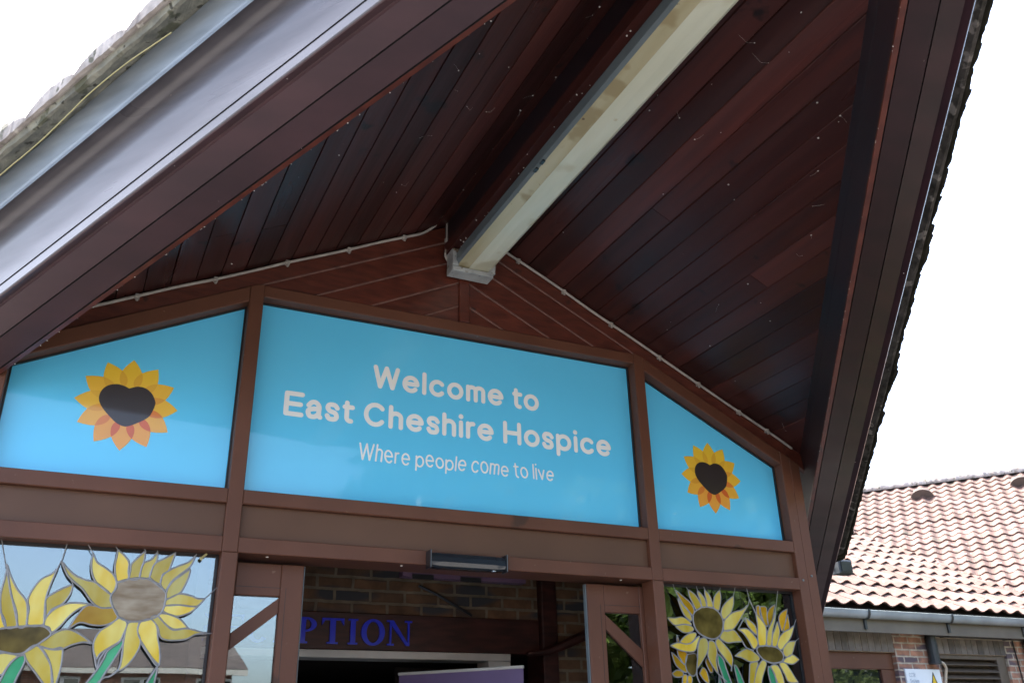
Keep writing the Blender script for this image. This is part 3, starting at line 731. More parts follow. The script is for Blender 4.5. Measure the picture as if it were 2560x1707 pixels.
b = MB(); b.cbox(-0.119, 0.121, -0.105, -0.020, 2.368, 2.395, 0.004); b.cbox(-0.119, -0.085, -0.110, -0.022, 2.396, 2.500, 0.004)
b.cbox(0.095, 0.136, -0.100, -0.022, 2.396, 2.47, 0.004); b.box(-0.084, 0.094, -0.045, -0.024, 2.396, 2.50)
b.build("end_cap", M['lamp_end'], t)
for yy in (-1.02, -1.085):
    b = MB(); b.box(-0.0995, -0.085, yy - 0.03, yy, 2.404, 2.412); b.build("clip_slot", M['black'], t)

def cable(name, label, pts, clips, r=0.0075, off=0.0):
    t = thing(name, label, "cable", pts[0], "grey cables clipped round the gable")
    b = MB(); b.tube(spl3(pts, 6), r, 8); b.build("sheath", M['cable'], t, smooth=True)
    for p in clips:
        b = MB(); x, y, z = p
        b.cbox(x - 0.010, x + 0.010, y - 0.012, y + 0.012, z - 0.011, z + 0.011, 0.003)
        b.tube([(x, y - 0.006, z - 0.011), (x, y - 0.006, z - 0.024)], 0.006, 8)
        b.build("clip", M['cable'], t)
def spl3(pts, n=6):
    Q = [pts[0]] + list(pts) + [pts[-1]]; out = []
    for i in range(1, len(Q) - 2):
        p0, p1, p2, p3 = (Vector(q) for q in Q[i-1:i+3])
        for k in range(n):
            u = k / n
            out.append(0.5 * ((2*p1) + (p2-p0)*u + (2*p0-5*p1+4*p2-p3)*u*u + (3*p1-p0-3*p2+p3)*u**3))
    out.append(Vector(pts[-1])); return out
def CL(x, d=0.018): return (x, 0.002 + 0.002 * math.sin(x * 9), S(abs(x)) - d - 0.004 * abs(math.sin(x * 6.3)))
lp = [CL(x) for x in (-2.16, -1.95, -1.76, -1.63, -1.47, -1.30, -1.13, -0.97, -0.80, -0.66, -0.50, -0.36, -0.26)] + [(-0.19, -0.006, 2.675), (-0.140, -0.012, 2.735), (-0.118, -0.014, 2.725), (-0.116, -0.014, 2.66), (-0.116, -0.014, 2.56), (-0.125, -0.014, 2.50), (-0.112, -0.02, 2.462)]
cable("cable", "grey cable clipped along the gable's left slope, looping down to the strip light", lp, [CL(x, 0.02) for x in (-1.63, -1.30, -0.97, -0.66, -0.36)] + [(-0.116, -0.012, 2.60)])
rp = [(0.128, -0.03, 2.47), (0.16, -0.012, 2.455), (0.175, -0.006, 2.50), (0.16, 0.0, 2.56), (0.22, 0.0, 2.62)] + [CL(x, 0.02) for x in (0.30, 0.55, 0.80, 1.05, 1.30, 1.55, 1.80, 2.05, 2.18)]
cable("cable", "straight grey cable clipped along the right slope of the gable", rp, [CL(x, 0.022) for x in (0.33, 0.62, 0.93, 1.25, 1.52, 1.80, 2.0)])

SG_LARGE={'disc':[(-1.521,0.674),(-1.478,0.69),(-1.438,0.696),(-1.4,0.691),(-1.363,0.669),(-1.333,0.643),(-1.329,0.615),(-1.332,0.58),(-1.347,0.552),(-1.375,0.536),(-1.417,0.525),(-1.457,0.524),(-1.495,0.537),(-1.522,0.572),(-1.538,0.609),(-1.536,0.628),(-1.523,0.651)],'petals':[[(-1.741,0.746),(-1.691,0.699),(-1.645,0.679),(-1.605,0.67),(-1.565,0.645),(-1.54,0.624),(-1.539,0.605),(-1.528,0.575),(-1.565,0.572),(-1.591,0.582),(-1.616,0.605),(-1.646,0.641),(-1.679,0.666),(-1.711,0.694)],[(-1.63,0.784),(-1.61,0.75),(-1.575,0.729),(-1.542,0.704),(-1.525,0.667),(-1.537,0.628),(-1.569,0.645),(-1.601,0.67),(-1.621,0.703),(-1.631,0.745)],[(-1.54,0.806),(-1.513,0.784),(-1.491,0.758),(-1.488,0.723),(-1.485,0.69),(-1.521,0.676),(-1.535,0.705),(-1.542,0.743),(-1.54,0.778)],[(-1.433,0.809),(-1.433,0.769),(-1.44,0.737),(-1.443,0.694),(-1.478,0.69),(-1.48,0.723),(-1.479,0.751),(-1.457,0.78)],[(-1.385,0.808),(-1.384,0.772),(-1.396,0.744),(-1.405,0.7),(-1.44,0.696),(-1.439,0.73),(-1.431,0.758),(-1.404,0.775)],[(-1.314,0.809),(-1.323,0.768),(-1.333,0.732),(-1.354,0.715),(-1.36,0.677),(-1.401,0.7),(-1.398,0.732),(-1.387,0.76),(-1.348,0.785)],[(-1.232,0.803),(-1.248,0.757),(-1.286,0.719),(-1.316,0.689),(-1.334,0.653),(-1.356,0.674),(-1.356,0.703),(-1.337,0.728),(-1.298,0.752),(-1.257,0.772)],[(-1.246,0.745),(-1.25,0.709),(-1.267,0.66),(-1.283,0.64),(-1.324,0.619),(-1.328,0.65),(-1.312,0.686),(-1.281,0.715)],[(-1.174,0.626),(-1.198,0.597),(-1.216,0.592),(-1.266,0.596),(-1.326,0.592),(-1.327,0.611),(-1.298,0.632),(-1.272,0.641),(-1.233,0.635),(-1.201,0.624)],[(-1.201,0.593),(-1.225,0.569),(-1.268,0.552),(-1.295,0.554),(-1.331,0.568),(-1.326,0.59),(-1.278,0.596),(-1.235,0.592)],[(-1.229,0.507),(-1.255,0.502),(-1.284,0.5),(-1.313,0.516),(-1.351,0.552),(-1.322,0.559),(-1.279,0.547),(-1.255,0.533)],[(-1.158,0.486),(-1.195,0.482),(-1.231,0.462),(-1.29,0.456),(-1.328,0.466),(-1.345,0.507),(-1.375,0.54),(-1.35,0.549),(-1.316,0.516),(-1.284,0.496),(-1.236,0.503),(-1.197,0.497)],[(-1.318,0.359),(-1.351,0.388),(-1.386,0.431),(-1.416,0.475),(-1.416,0.516),(-1.396,0.532),(-1.371,0.533),(-1.349,0.507),(-1.339,0.462),(-1.325,0.414)],[(-1.469,0.335),(-1.462,0.389),(-1.465,0.44),(-1.462,0.507),(-1.446,0.522),(-1.42,0.521),(-1.42,0.49),(-1.402,0.446),(-1.414,0.398),(-1.443,0.354)],[(-1.554,0.377),(-1.57,0.412),(-1.573,0.445),(-1.558,0.482),(-1.526,0.508),(-1.491,0.536),(-1.463,0.514),(-1.471,0.473),(-1.482,0.447),(-1.523,0.417),(-1.545,0.399)],[(-1.673,0.487),(-1.636,0.514),(-1.59,0.506),(-1.541,0.508),(-1.502,0.535),(-1.522,0.572),(-1.564,0.57),(-1.594,0.578),(-1.625,0.575),(-1.653,0.533)]],'leaves':[[(-1.473,0.458),(-1.466,0.437),(-1.487,0.385),(-1.519,0.321),(-1.555,0.243),(-1.597,0.25),(-1.549,0.334),(-1.528,0.381),(-1.519,0.41),(-1.484,0.44)],[(-1.325,0.356),(-1.327,0.316),(-1.338,0.244),(-1.367,0.247),(-1.353,0.301)]],'leads':[[(-1.523,0.415),(-1.542,0.381),(-1.547,0.345),(-1.558,0.373),(-1.571,0.412)],[(-1.466,0.411),(-1.465,0.35),(-1.494,0.317),(-1.523,0.306),(-1.569,0.247)],[(-1.402,0.446),(-1.359,0.392),(-1.325,0.356),(-1.32,0.389),(-1.328,0.425)]],'wires':[[(-1.232,0.803),(-1.228,0.809)],[(-1.174,0.626),(-1.128,0.675)],[(-1.158,0.486),(-1.121,0.488)],[(-1.63,0.784),(-1.655,0.819)],[(-1.54,0.806),(-1.55,0.818)],[(-1.433,0.809),(-1.439,0.816)],[(-1.385,0.808),(-1.388,0.814)],[(-1.314,0.809),(-1.313,0.812)],[(-1.741,0.746),(-1.732,0.816)]]}
SG_LEFT={'disc':[(-1.909,0.482),(-1.861,0.489),(-1.819,0.494),(-1.77,0.497),(-1.745,0.487),(-1.731,0.47),(-1.739,0.455),(-1.768,0.43),(-1.812,0.397),(-1.843,0.391),(-1.894,0.4),(-1.947,0.411),(-1.978,0.438),(-1.958,0.466)],'petals':[[(-1.928,0.709),(-1.906,0.64),(-1.864,0.53),(-1.856,0.493),(-1.891,0.488),(-1.917,0.542),(-1.931,0.606),(-1.928,0.669)],[(-1.93,0.724),(-1.91,0.681),(-1.878,0.631),(-1.84,0.589),(-1.827,0.546),(-1.823,0.497),(-1.849,0.491),(-1.866,0.548),(-1.895,0.608),(-1.915,0.669)],[(-1.75,0.72),(-1.766,0.648),(-1.772,0.595),(-1.766,0.534),(-1.766,0.501),(-1.819,0.499),(-1.824,0.557),(-1.834,0.593),(-1.822,0.637),(-1.801,0.672),(-1.767,0.696)],[(-1.684,0.659),(-1.688,0.622),(-1.71,0.583),(-1.744,0.56),(-1.759,0.53),(-1.767,0.566),(-1.771,0.599),(-1.747,0.622),(-1.716,0.643)],[(-1.602,0.586),(-1.645,0.568),(-1.678,0.537),(-1.702,0.5),(-1.729,0.474),(-1.742,0.491),(-1.762,0.501),(-1.756,0.534),(-1.731,0.564),(-1.693,0.584),(-1.658,0.588)],[(-1.578,0.435),(-1.61,0.441),(-1.653,0.429),(-1.681,0.414),(-1.718,0.411),(-1.767,0.426),(-1.73,0.463),(-1.699,0.482),(-1.666,0.486),(-1.621,0.466)],[(-1.763,0.423),(-1.721,0.411),(-1.685,0.418),(-1.677,0.382),(-1.677,0.33),(-1.685,0.278),(-1.695,0.277),(-1.71,0.347),(-1.735,0.392)],[(-1.812,0.397),(-1.787,0.422),(-1.766,0.421),(-1.738,0.392),(-1.71,0.347),(-1.692,0.271),(-1.722,0.284),(-1.759,0.325),(-1.796,0.366)],[(-1.912,0.343),(-1.892,0.392),(-1.833,0.386),(-1.851,0.362),(-1.867,0.327),(-1.878,0.317)],[(-1.945,0.566),(-1.908,0.528),(-1.892,0.488),(-1.909,0.482),(-1.928,0.478),(-1.958,0.498),(-1.961,0.533)],[(-2.015,0.531),(-1.983,0.529),(-1.961,0.498),(-1.961,0.466),(-1.988,0.459),(-2.013,0.486)]],'leaves':[[(-1.81,0.39),(-1.803,0.366),(-1.819,0.311),(-1.843,0.236),(-1.883,0.243),(-1.864,0.327),(-1.848,0.362),(-1.829,0.383)]],'leads':[[(-1.935,0.724),(-1.928,0.711)]],'wires':[[(-1.968,0.819),(-1.935,0.724)],[(-1.75,0.72),(-1.742,0.751)],[(-1.684,0.659),(-1.741,0.747)]]}
SG_ROUND={'disc':[(1.338,0.659),(1.361,0.681),(1.4,0.699),(1.458,0.701),(1.497,0.686),(1.524,0.654),(1.529,0.618),(1.512,0.572),(1.476,0.543),(1.434,0.538),(1.385,0.552),(1.348,0.579),(1.333,0.619)],'petals':[[(1.232,0.785),(1.288,0.747),(1.325,0.72),(1.346,0.684),(1.332,0.655),(1.301,0.686),(1.27,0.721)],[(1.247,0.741),(1.273,0.709),(1.309,0.674),(1.325,0.639),(1.313,0.626),(1.277,0.657),(1.257,0.701)],[(1.321,0.787),(1.357,0.767),(1.384,0.735),(1.395,0.702),(1.362,0.685),(1.341,0.721),(1.325,0.757)],[(1.383,0.786),(1.409,0.765),(1.426,0.737),(1.429,0.704),(1.401,0.703),(1.395,0.735),(1.383,0.764)],[(1.431,0.795),(1.456,0.767),(1.47,0.735),(1.473,0.702),(1.437,0.704),(1.436,0.737),(1.43,0.766)],[(1.532,0.796),(1.534,0.758),(1.523,0.716),(1.508,0.687),(1.479,0.702),(1.484,0.739),(1.499,0.769)],[(1.622,0.769),(1.615,0.724),(1.585,0.673),(1.538,0.642),(1.524,0.671),(1.537,0.704),(1.574,0.739)],[(1.721,0.729),(1.678,0.681),(1.632,0.629),(1.589,0.591),(1.534,0.581),(1.535,0.622),(1.561,0.656),(1.614,0.683),(1.67,0.697)],[(1.648,0.53),(1.589,0.526),(1.546,0.521),(1.516,0.532),(1.498,0.548),(1.529,0.581),(1.593,0.587),(1.621,0.563)],[(1.553,0.398),(1.522,0.433),(1.487,0.472),(1.465,0.519),(1.486,0.539),(1.523,0.508),(1.554,0.473),(1.565,0.437)],[(1.46,0.361),(1.43,0.4),(1.406,0.446),(1.413,0.494),(1.425,0.526),(1.457,0.519),(1.467,0.475),(1.454,0.428)],[(1.324,0.383),(1.337,0.437),(1.347,0.496),(1.368,0.536),(1.403,0.537),(1.414,0.506),(1.399,0.466),(1.362,0.422)],[(1.17,0.497),(1.219,0.512),(1.273,0.506),(1.309,0.515),(1.343,0.539),(1.364,0.548),(1.344,0.512),(1.324,0.476),(1.283,0.469),(1.225,0.477)],[(1.234,0.517),(1.268,0.545),(1.305,0.562),(1.341,0.563),(1.332,0.539),(1.299,0.514),(1.263,0.508)],[(1.214,0.595),(1.265,0.604),(1.315,0.598),(1.328,0.579),(1.29,0.566),(1.256,0.568)],[(1.171,0.635),(1.214,0.635),(1.26,0.642),(1.294,0.629),(1.318,0.606),(1.271,0.609),(1.215,0.601),(1.191,0.614)]],'leaves':[[(1.47,0.463),(1.502,0.436),(1.516,0.389),(1.543,0.296),(1.507,0.296),(1.482,0.369),(1.468,0.416)]],'leads':[[(1.648,0.53),(1.669,0.498),(1.715,0.485)],[(1.46,0.361),(1.511,0.323)],[(1.324,0.383),(1.322,0.348),(1.341,0.302)],[(1.553,0.398),(1.548,0.378)]],'wires':[[(1.232,0.785),(1.225,0.813)],[(1.321,0.787),(1.31,0.801)],[(1.383,0.786),(1.378,0.809)],[(1.431,0.795),(1.428,0.81)],[(1.532,0.796),(1.54,0.811)],[(1.622,0.769),(1.644,0.821)],[(1.721,0.729),(1.731,0.755),(1.721,0.825)]]}
SG_TILTED={'disc':[(1.743,0.486),(1.763,0.507),(1.818,0.512),(1.878,0.506),(1.913,0.486),(1.924,0.457),(1.902,0.432),(1.846,0.423),(1.793,0.434),(1.764,0.454)],'petals':[[(1.632,0.593),(1.686,0.599),(1.721,0.58),(1.753,0.543),(1.753,0.515),(1.723,0.494),(1.697,0.534),(1.666,0.574)],[(1.691,0.657),(1.721,0.642),(1.754,0.614),(1.757,0.568),(1.723,0.592),(1.701,0.62)],[(1.769,0.685),(1.799,0.653),(1.826,0.616),(1.822,0.566),(1.808,0.516),(1.764,0.513),(1.762,0.564),(1.772,0.623)],[(1.914,0.704),(1.899,0.652),(1.871,0.593),(1.847,0.517),(1.819,0.516),(1.829,0.57),(1.853,0.613),(1.89,0.661)],[(1.915,0.644),(1.922,0.594),(1.91,0.56),(1.885,0.514),(1.857,0.515),(1.867,0.567),(1.89,0.602)],[(2.033,0.627),(2.002,0.571),(1.966,0.533),(1.914,0.494),(1.893,0.514),(1.908,0.552),(1.949,0.587),(1.992,0.605)],[(2.028,0.543),(2.006,0.505),(1.981,0.467),(1.941,0.458),(1.926,0.482),(1.941,0.515),(1.978,0.537)],[(2.033,0.445),(1.989,0.422),(1.951,0.423),(1.919,0.433),(1.952,0.458),(1.993,0.469)],[(2.004,0.326),(1.937,0.328),(1.917,0.364),(1.889,0.42),(1.929,0.425),(1.96,0.388),(1.986,0.348)],[(1.906,0.307),(1.857,0.307),(1.846,0.367),(1.826,0.407),(1.871,0.411),(1.896,0.367)],[(1.681,0.282),(1.709,0.353),(1.733,0.397),(1.772,0.436),(1.797,0.422),(1.779,0.386),(1.756,0.346),(1.731,0.294)],[(1.656,0.29),(1.677,0.384),(1.689,0.42),(1.738,0.425),(1.72,0.385),(1.684,0.298)],[(1.589,0.455),(1.635,0.48),(1.68,0.493),(1.72,0.477),(1.753,0.45),(1.739,0.433),(1.685,0.428),(1.635,0.447)]],'leaves':[[(1.81,0.406),(1.834,0.387),(1.865,0.291),(1.821,0.291),(1.803,0.366)]],'leads':[[(1.632,0.593),(1.685,0.657)],[(1.737,0.756),(1.769,0.685)],[(1.826,0.616),(1.843,0.621)]],'wires':[[(1.914,0.704),(1.954,0.822)],[(2.033,0.627),(2.057,0.662)],[(2.028,0.543),(2.057,0.56)],[(1.737,0.756),(1.747,0.731),(1.769,0.685)]]}
SG_BACK={'disc':[(1.313,0.462),(1.343,0.461),(1.35,0.424),(1.336,0.373),(1.318,0.353),(1.294,0.357),(1.273,0.384),(1.272,0.422),(1.286,0.454)],'petals':[[(1.234,0.554),(1.253,0.504),(1.269,0.477),(1.287,0.457),(1.266,0.407),(1.244,0.433),(1.228,0.464)],[(1.189,0.467),(1.221,0.444),(1.247,0.418),(1.27,0.403),(1.271,0.368),(1.228,0.387),(1.203,0.417)],[(1.182,0.363),(1.213,0.379),(1.246,0.372),(1.249,0.353),(1.223,0.345),(1.194,0.348)],[(1.24,0.318),(1.249,0.353),(1.269,0.357),(1.272,0.341),(1.257,0.303)],[(1.273,0.311),(1.278,0.349),(1.298,0.353),(1.303,0.33),(1.287,0.303)],[(1.355,0.365),(1.379,0.393),(1.402,0.374),(1.409,0.32),(1.381,0.331)],[(1.426,0.37),(1.403,0.421),(1.421,0.441),(1.443,0.382)]],'leaves':[[(1.482,0.363),(1.494,0.305),(1.471,0.289)]],'leads':[],'wires':[]}
SG_REAR={'disc':[(1.788,0.559),(1.833,0.569),(1.889,0.57),(1.921,0.561),(1.884,0.545),(1.818,0.543)],'petals':[[(1.794,0.723),(1.817,0.728),(1.814,0.677),(1.843,0.623),(1.844,0.569),(1.816,0.593),(1.793,0.651)],[(1.822,0.724),(1.866,0.722),(1.863,0.67),(1.865,0.624),(1.843,0.623),(1.825,0.677)],[(1.932,0.74),(1.911,0.689),(1.89,0.638),(1.865,0.624),(1.863,0.67),(1.887,0.714)],[(2.019,0.72),(1.998,0.667),(1.962,0.598),(1.949,0.618),(1.946,0.665),(1.969,0.696)],[(2.016,0.689),(2.012,0.608),(1.966,0.594),(1.994,0.65)]],'leaves':[[(1.592,0.412),(1.615,0.393),(1.651,0.291),(1.614,0.291),(1.596,0.373)]],'leads':[],'wires':[]}

# ---------------------------------------------------------------- stained glass sunflowers hung inside the side windows
def outline(pts, n=4):
    """smooth closed outline with a sharp tip at the first point"""
    Q = [pts[0]] + pts + [pts[0], pts[0]]; out = []
    for i in range(1, len(Q) - 2):
        p0, p1, p2, p3 = (Vector(q) for q in Q[i-1:i+3])
        for k in range(n):
            u = k / n
            out.append(tuple(0.5 * ((2*p1) + (p2-p0)*u + (2*p0-5*p1+4*p2-p3)*u*u + (3*p1-p0-3*p2+p3)*u**3)))
    return out
def closed_spl(pts, n=5):
    m = len(pts); out = []
    for i in range(m):
        p0, p1, p2, p3 = (Vector(pts[(i + k) % m]) for k in (-1, 0, 1, 2))
        for k in range(n):
            u = k / n
            out.append(tuple(0.5 * ((2*p1) + (p2-p0)*u + (2*p0-5*p1+4*p2-p3)*u*u + (3*p1-p0-3*p2+p3)*u**3)))
    return out
def sunflower(data, label, pm, dm, y, r, group, hang=True):
    d = data['disc']; cx = sum(p[0] for p in d) / len(d); cz = sum(p[1] for p in d) / len(d)
    t = thing("stained_glass_sunflower", label, "stained glass", (cx, y, cz), group)
    lead = MB()
    dp = closed_spl(d); b = MB(); b.prism(ccw(dp), y - 0.0015, y + 0.0015); b.build("flower_centre", dm, t)
    lead.tube([(x, y, z) for x, z in dp], r * 1.15, 6, closed=True)
    for i, p in enumerate(data['petals']):
        q = outline(p); b = MB(); b.prism(ccw(q), y - 0.0015 - 0.0001 * i, y + 0.0015 + 0.0001 * i, tone=RND.random()); b.build("petal", pm if i % 5 else (M['petal_amber'] if RND.random() < .25 else pm), t)
        lead.tube([(x, y, z) for x, z in q], r, 6, closed=True)
    for i, p in enumerate(data['leaves']):
        q = outline(p, 3); b = MB(); b.prism(ccw(q), y + 0.001 - 0.0001 * i, y + 0.003, tone=RND.random()); b.build("stem", M['leaf_glass'], t)
        lead.tube([(x, y, z) for x, z in q], r, 6, closed=True)
    for p in data['leads']: lead.tube([(v.x, y, v.z) for v in spl3([(x, 0, z) for x, z in p], 5)], r, 6)
    lead.build("lead_came", M['lead'], t)
    if data['wires']:
        for p in data['wires']:
            w = MB(); w.tube([(x, y, z) for x, z in p], 0.0022, 5); w.build("hanging_wire", M['lead'], t)
GL = "stained glass sunflowers in the left window"; GR = "stained glass sunflowers in the right window"
sunflower(SG_LARGE, "large open stained glass sunflower with oval streaky grey centre in the left window", M['petal_glass'], M['disc_grey'], 0.045, 0.0042, GL)
sunflower(SG_LEFT, "stained glass sunflower with flat brown centre cut off by the left picture edge", M['petal_glass'], M['disc_brown'], 0.052, 0.0042, GL)
sunflower(SG_ROUND, "stained glass sunflower with round mottled brown centre facing out of the right window", M['petal_glass'], M['disc_brown'], 0.045, 0.0038, GR)
sunflower(SG_TILTED, "tilted stained glass sunflower with small tan centre at the right window's outer side", M['petal_glass'], M['disc_brown'], 0.052, 0.0038, GR)
sunflower(SG_BACK, "dim amber sunflower behind the round one low in the right window", M['petal_amber'], M['disc_brown'], 0.066, 0.0035, GR)
sunflower(SG_REAR, "dim amber sunflower tops behind the tilted one high in the right window", M['petal_amber'], M['disc_brown'], 0.071, 0.0035, GR)
t = tag((lambda b: (b.tube([(-1.205, 0.058, 0.795), (-1.186, 0.050, 0.814)], 0.005, 7), b.tube([(-1.209, 0.06, 0.789), (-1.203, 0.057, 0.797)], 0.008, 7), b.build("wire_hook", M['string'], base=(-1.2, 0.09, 0.8)))[-1])(MB()),
        "small yellowed hook at the top right corner of the left window", "hook")

# ---------------------------------------------------------------- lobby behind the doors
lobby = thing("lobby_wall", "multicoloured brick lobby wall above a dark lintel behind the open doors", "wall", (0, 1.5, -1.45))
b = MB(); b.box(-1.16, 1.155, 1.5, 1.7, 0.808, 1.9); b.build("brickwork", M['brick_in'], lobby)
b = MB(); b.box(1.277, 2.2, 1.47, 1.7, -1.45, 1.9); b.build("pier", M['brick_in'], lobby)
b = MB(); b.cbox(-1.149, 1.154, 1.485, 1.68, 0.592, 0.806, 0.004); b.build("lintel", M['lintel'], lobby)
b = MB(); b.cbox(-1.149, 0.94, 1.478, 1.66, 0.545, 0.590, 0.004); b.cbox(0.785, 0.94, 1.482, 1.66, -1.45, 0.5445, 0.004); b.build("door_frame", M['white'], lobby)
b = MB(); b.cbox(1.160, 1.272, 1.44, 1.68, -1.45, 1.9, 0.006); b.build("corner_post", M['lintel'], lobby)
b = MB(); b.tube([(1.02, 1.40, 0.585), (1.17, 1.40, 0.600), (1.30, 1.38, 0.650), (1.50, 1.36, 0.735)], [0.012, 0.026, 0.032, 0.036], 8); b.build("bracket", M['lintel'], lobby)
b = MB(); b.tube([(0.30, 1.47, 0.985), (0.42, 1.46, 0.935), (0.66, 1.46, 0.815)], 0.009, 6); b.build("wall_cable", M['black'], lobby)
room = thing("lobby_room", "dim lobby and reception room seen through the doorway", "room", (0, 2.0, -1.45))
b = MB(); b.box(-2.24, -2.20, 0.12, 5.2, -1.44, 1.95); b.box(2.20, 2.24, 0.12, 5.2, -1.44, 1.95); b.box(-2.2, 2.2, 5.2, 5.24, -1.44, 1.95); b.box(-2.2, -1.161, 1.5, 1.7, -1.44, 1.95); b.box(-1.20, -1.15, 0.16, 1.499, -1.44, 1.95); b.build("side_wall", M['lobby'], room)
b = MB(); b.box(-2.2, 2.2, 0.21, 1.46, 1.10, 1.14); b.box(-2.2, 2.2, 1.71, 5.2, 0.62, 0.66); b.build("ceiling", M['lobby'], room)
b = MB(); b.box(-0.9, 0.78, 3.2, 3.3, -1.44, 0.42); b.build("reception_desk_screen", M['lobby_wood'], room)
b = MB(); b.cbox(0.55, 1.2, 2.6, 2.64, 0.48, 0.60, 0.004); b.build("bulkhead", M['lobby'], room)

# RECEPTION in raised serif letters on the lintel
rec = thing("reception_sign", "blue serif capital letters on the dark lintel, half hidden by the door leaf", "sign", (-0.38, 1.48, 0.62))
def serif(ch, x, w, zb, H):
    b = MB(); y0, y1 = 1.470, 1.4845; TH, tn, sf = w * 0.235 if ch not in 'I' else w*0.42, 0.011, 0.010
    e = [0]
    def bar(xa, xb, za, zb_):
        e[0] += 0.0002; b.prism([(xa, za), (xb, za), (xb, zb_), (xa, zb_)], y0 - e[0], y1)
    def quad(*q):
        e[0] += 0.0002; b.prism(ccw(list(q)), y0 - e[0], y1)
    def ring(cx, cz, rx, ry, ix, iy, a0=0, a1=360, n=28):
        e[0] += 0.0002
        for k in range(n):
            A0, A1 = (math.radians(a0 + (a1-a0)*q/n) for q in (k, k+1))
            b.prism(ccw([(cx+rx*math.cos(A0), cz+ry*math.sin(A0)), (cx+rx*math.cos(A1), cz+ry*math.sin(A1)), (cx+ix*math.cos(A1), cz+iy*math.sin(A1)), (cx+ix*math.cos(A0), cz+iy*math.sin(A0))]), y0 - e[0], y1)
    def stem(xa):
        bar(xa, xa+TH, zb, zb+H); bar(xa-0.014, xa+TH+0.014, zb, zb+sf); bar(xa-0.014, xa+TH+0.014, zb+H-sf, zb+H)
    if ch == 'I': stem(x + w*0.29)
    elif ch == 'T': 
        bar(x+w/2-0.017, x+w/2+0.017, zb, zb+H); bar(x+w/2-0.034, x+w/2+0.034, zb, zb+sf); bar(x, x+w, zb+H-0.012, zb+H); quad((x, zb+H-0.012), (x, zb+H-0.042), (x+0.020, zb+H-0.012)); quad((x+w, zb+H-0.012), (x+w, zb+H-0.042), (x+w-0.020, zb+H-0.012))
    elif ch == 'O': ring(x+w/2, zb+H/2, w/2, H/2+0.004, w/2-0.034, H/2-0.012)
    elif ch == 'N':
        bar(x+0.016, x+0.028, zb, zb+H); bar(x+w-0.028, x+w-0.016, zb, zb+H); quad((x+0.004, zb+H), (x+0.040, zb+H), (x+w-0.016, zb), (x+w-0.036, zb))
        bar(x, x+0.045, zb, zb+sf); bar(x+w-0.046, x+w, zb+H-sf, zb+H); bar(x-0.004, x+0.03, zb+H-sf, zb+H)
    elif ch == 'C': ring(x+w/2, zb+H/2, w/2, H/2+0.004, w/2-0.034, H/2-0.012, 45, 315)
    elif ch in 'PR':
        stem(x+0.014); ring(x+0.014+TH, zb+H*0.72, w*0.52, H*0.28, w*0.52-0.032, H*0.28-0.011, -90, 90, 16)
        if ch == 'R': quad((x+0.05, zb+H*0.46), (x+0.085, zb+H*0.46), (x+w+0.014, zb), (x+w-0.024, zb))
    elif ch == 'E':
        stem(x+0.014); bar(x+0.014, x+w, zb+H-0.012, zb+H); bar(x+0.014, x+w, zb, zb+0.012); bar(x+0.03, x+w*0.8, zb+H*0.49, zb+H*0.56)
        quad((x+w, zb+H), (x+w, zb+H-0.04), (x+w-0.02, zb+H-0.012)); quad((x+w, zb), (x+w, zb+0.04), (x+w-0.02, zb+0.012))
    b.build("letter", M['blue_letter'], rec)
for ch, x, w in (('R', -1.035, 0.14), ('E', -0.875, 0.115), ('C', -0.740, 0.135), ('E', -0.582, 0.115), ('P', -0.443, 0.125), ('T', -0.304, 0.135), ('I', -0.150, 0.075), ('O', -0.062, 0.150), ('N', 0.102, 0.160)):
    serif(ch, x, w, 0.621, 0.147)

t = thing("roller_banner", "plain purple roller banner standing inside the doorway", "banner", (0.43, 1.1, -1.45))
b = MB(); b.grid([[(0.163, 1.40, -1.35), (0.70, 0.82, -1.35)], [(0.163, 1.40, 0.445), (0.70, 0.82, 0.445)]]); b.grid([[(0.70, 0.824, -1.35), (0.163, 1.404, -1.35)], [(0.70, 0.824, 0.445), (0.163, 1.404, 0.445)]])
b.build("banner_sheet", M['banner'], t)
b = MB(); b.tube([(0.160, 1.403, 0.452), (0.703, 0.819, 0.452)], 0.009, 8); b.build("top_rail", M['white'], t)
b = MB(); b.tube([(0.150, 1.413, -1.41), (0.713, 0.809, -1.41)], 0.04, 10); b.build("base", M['steel'], t)
t = thing("slotted_strip", "mauve strip with two black slots hanging under the lobby ceiling by the sensor", "door gear", (0.26, 0.6, 0.87))  # solid mauve bar with two black blocks on its front
b = MB(); b.box(-0.11, 0.62, 0.600, 0.66, 0.874, 0.903); b.build("strip", mat("mauve_strip", (0.10, 0.055, 0.10), 0.5, var=0.1), t)
for x in (-0.057, 0.221):
    b = MB(); b.box(x, x + 0.12, 0.590, 0.599, 0.862, 0.886); b.build("slot", M['black'], t)

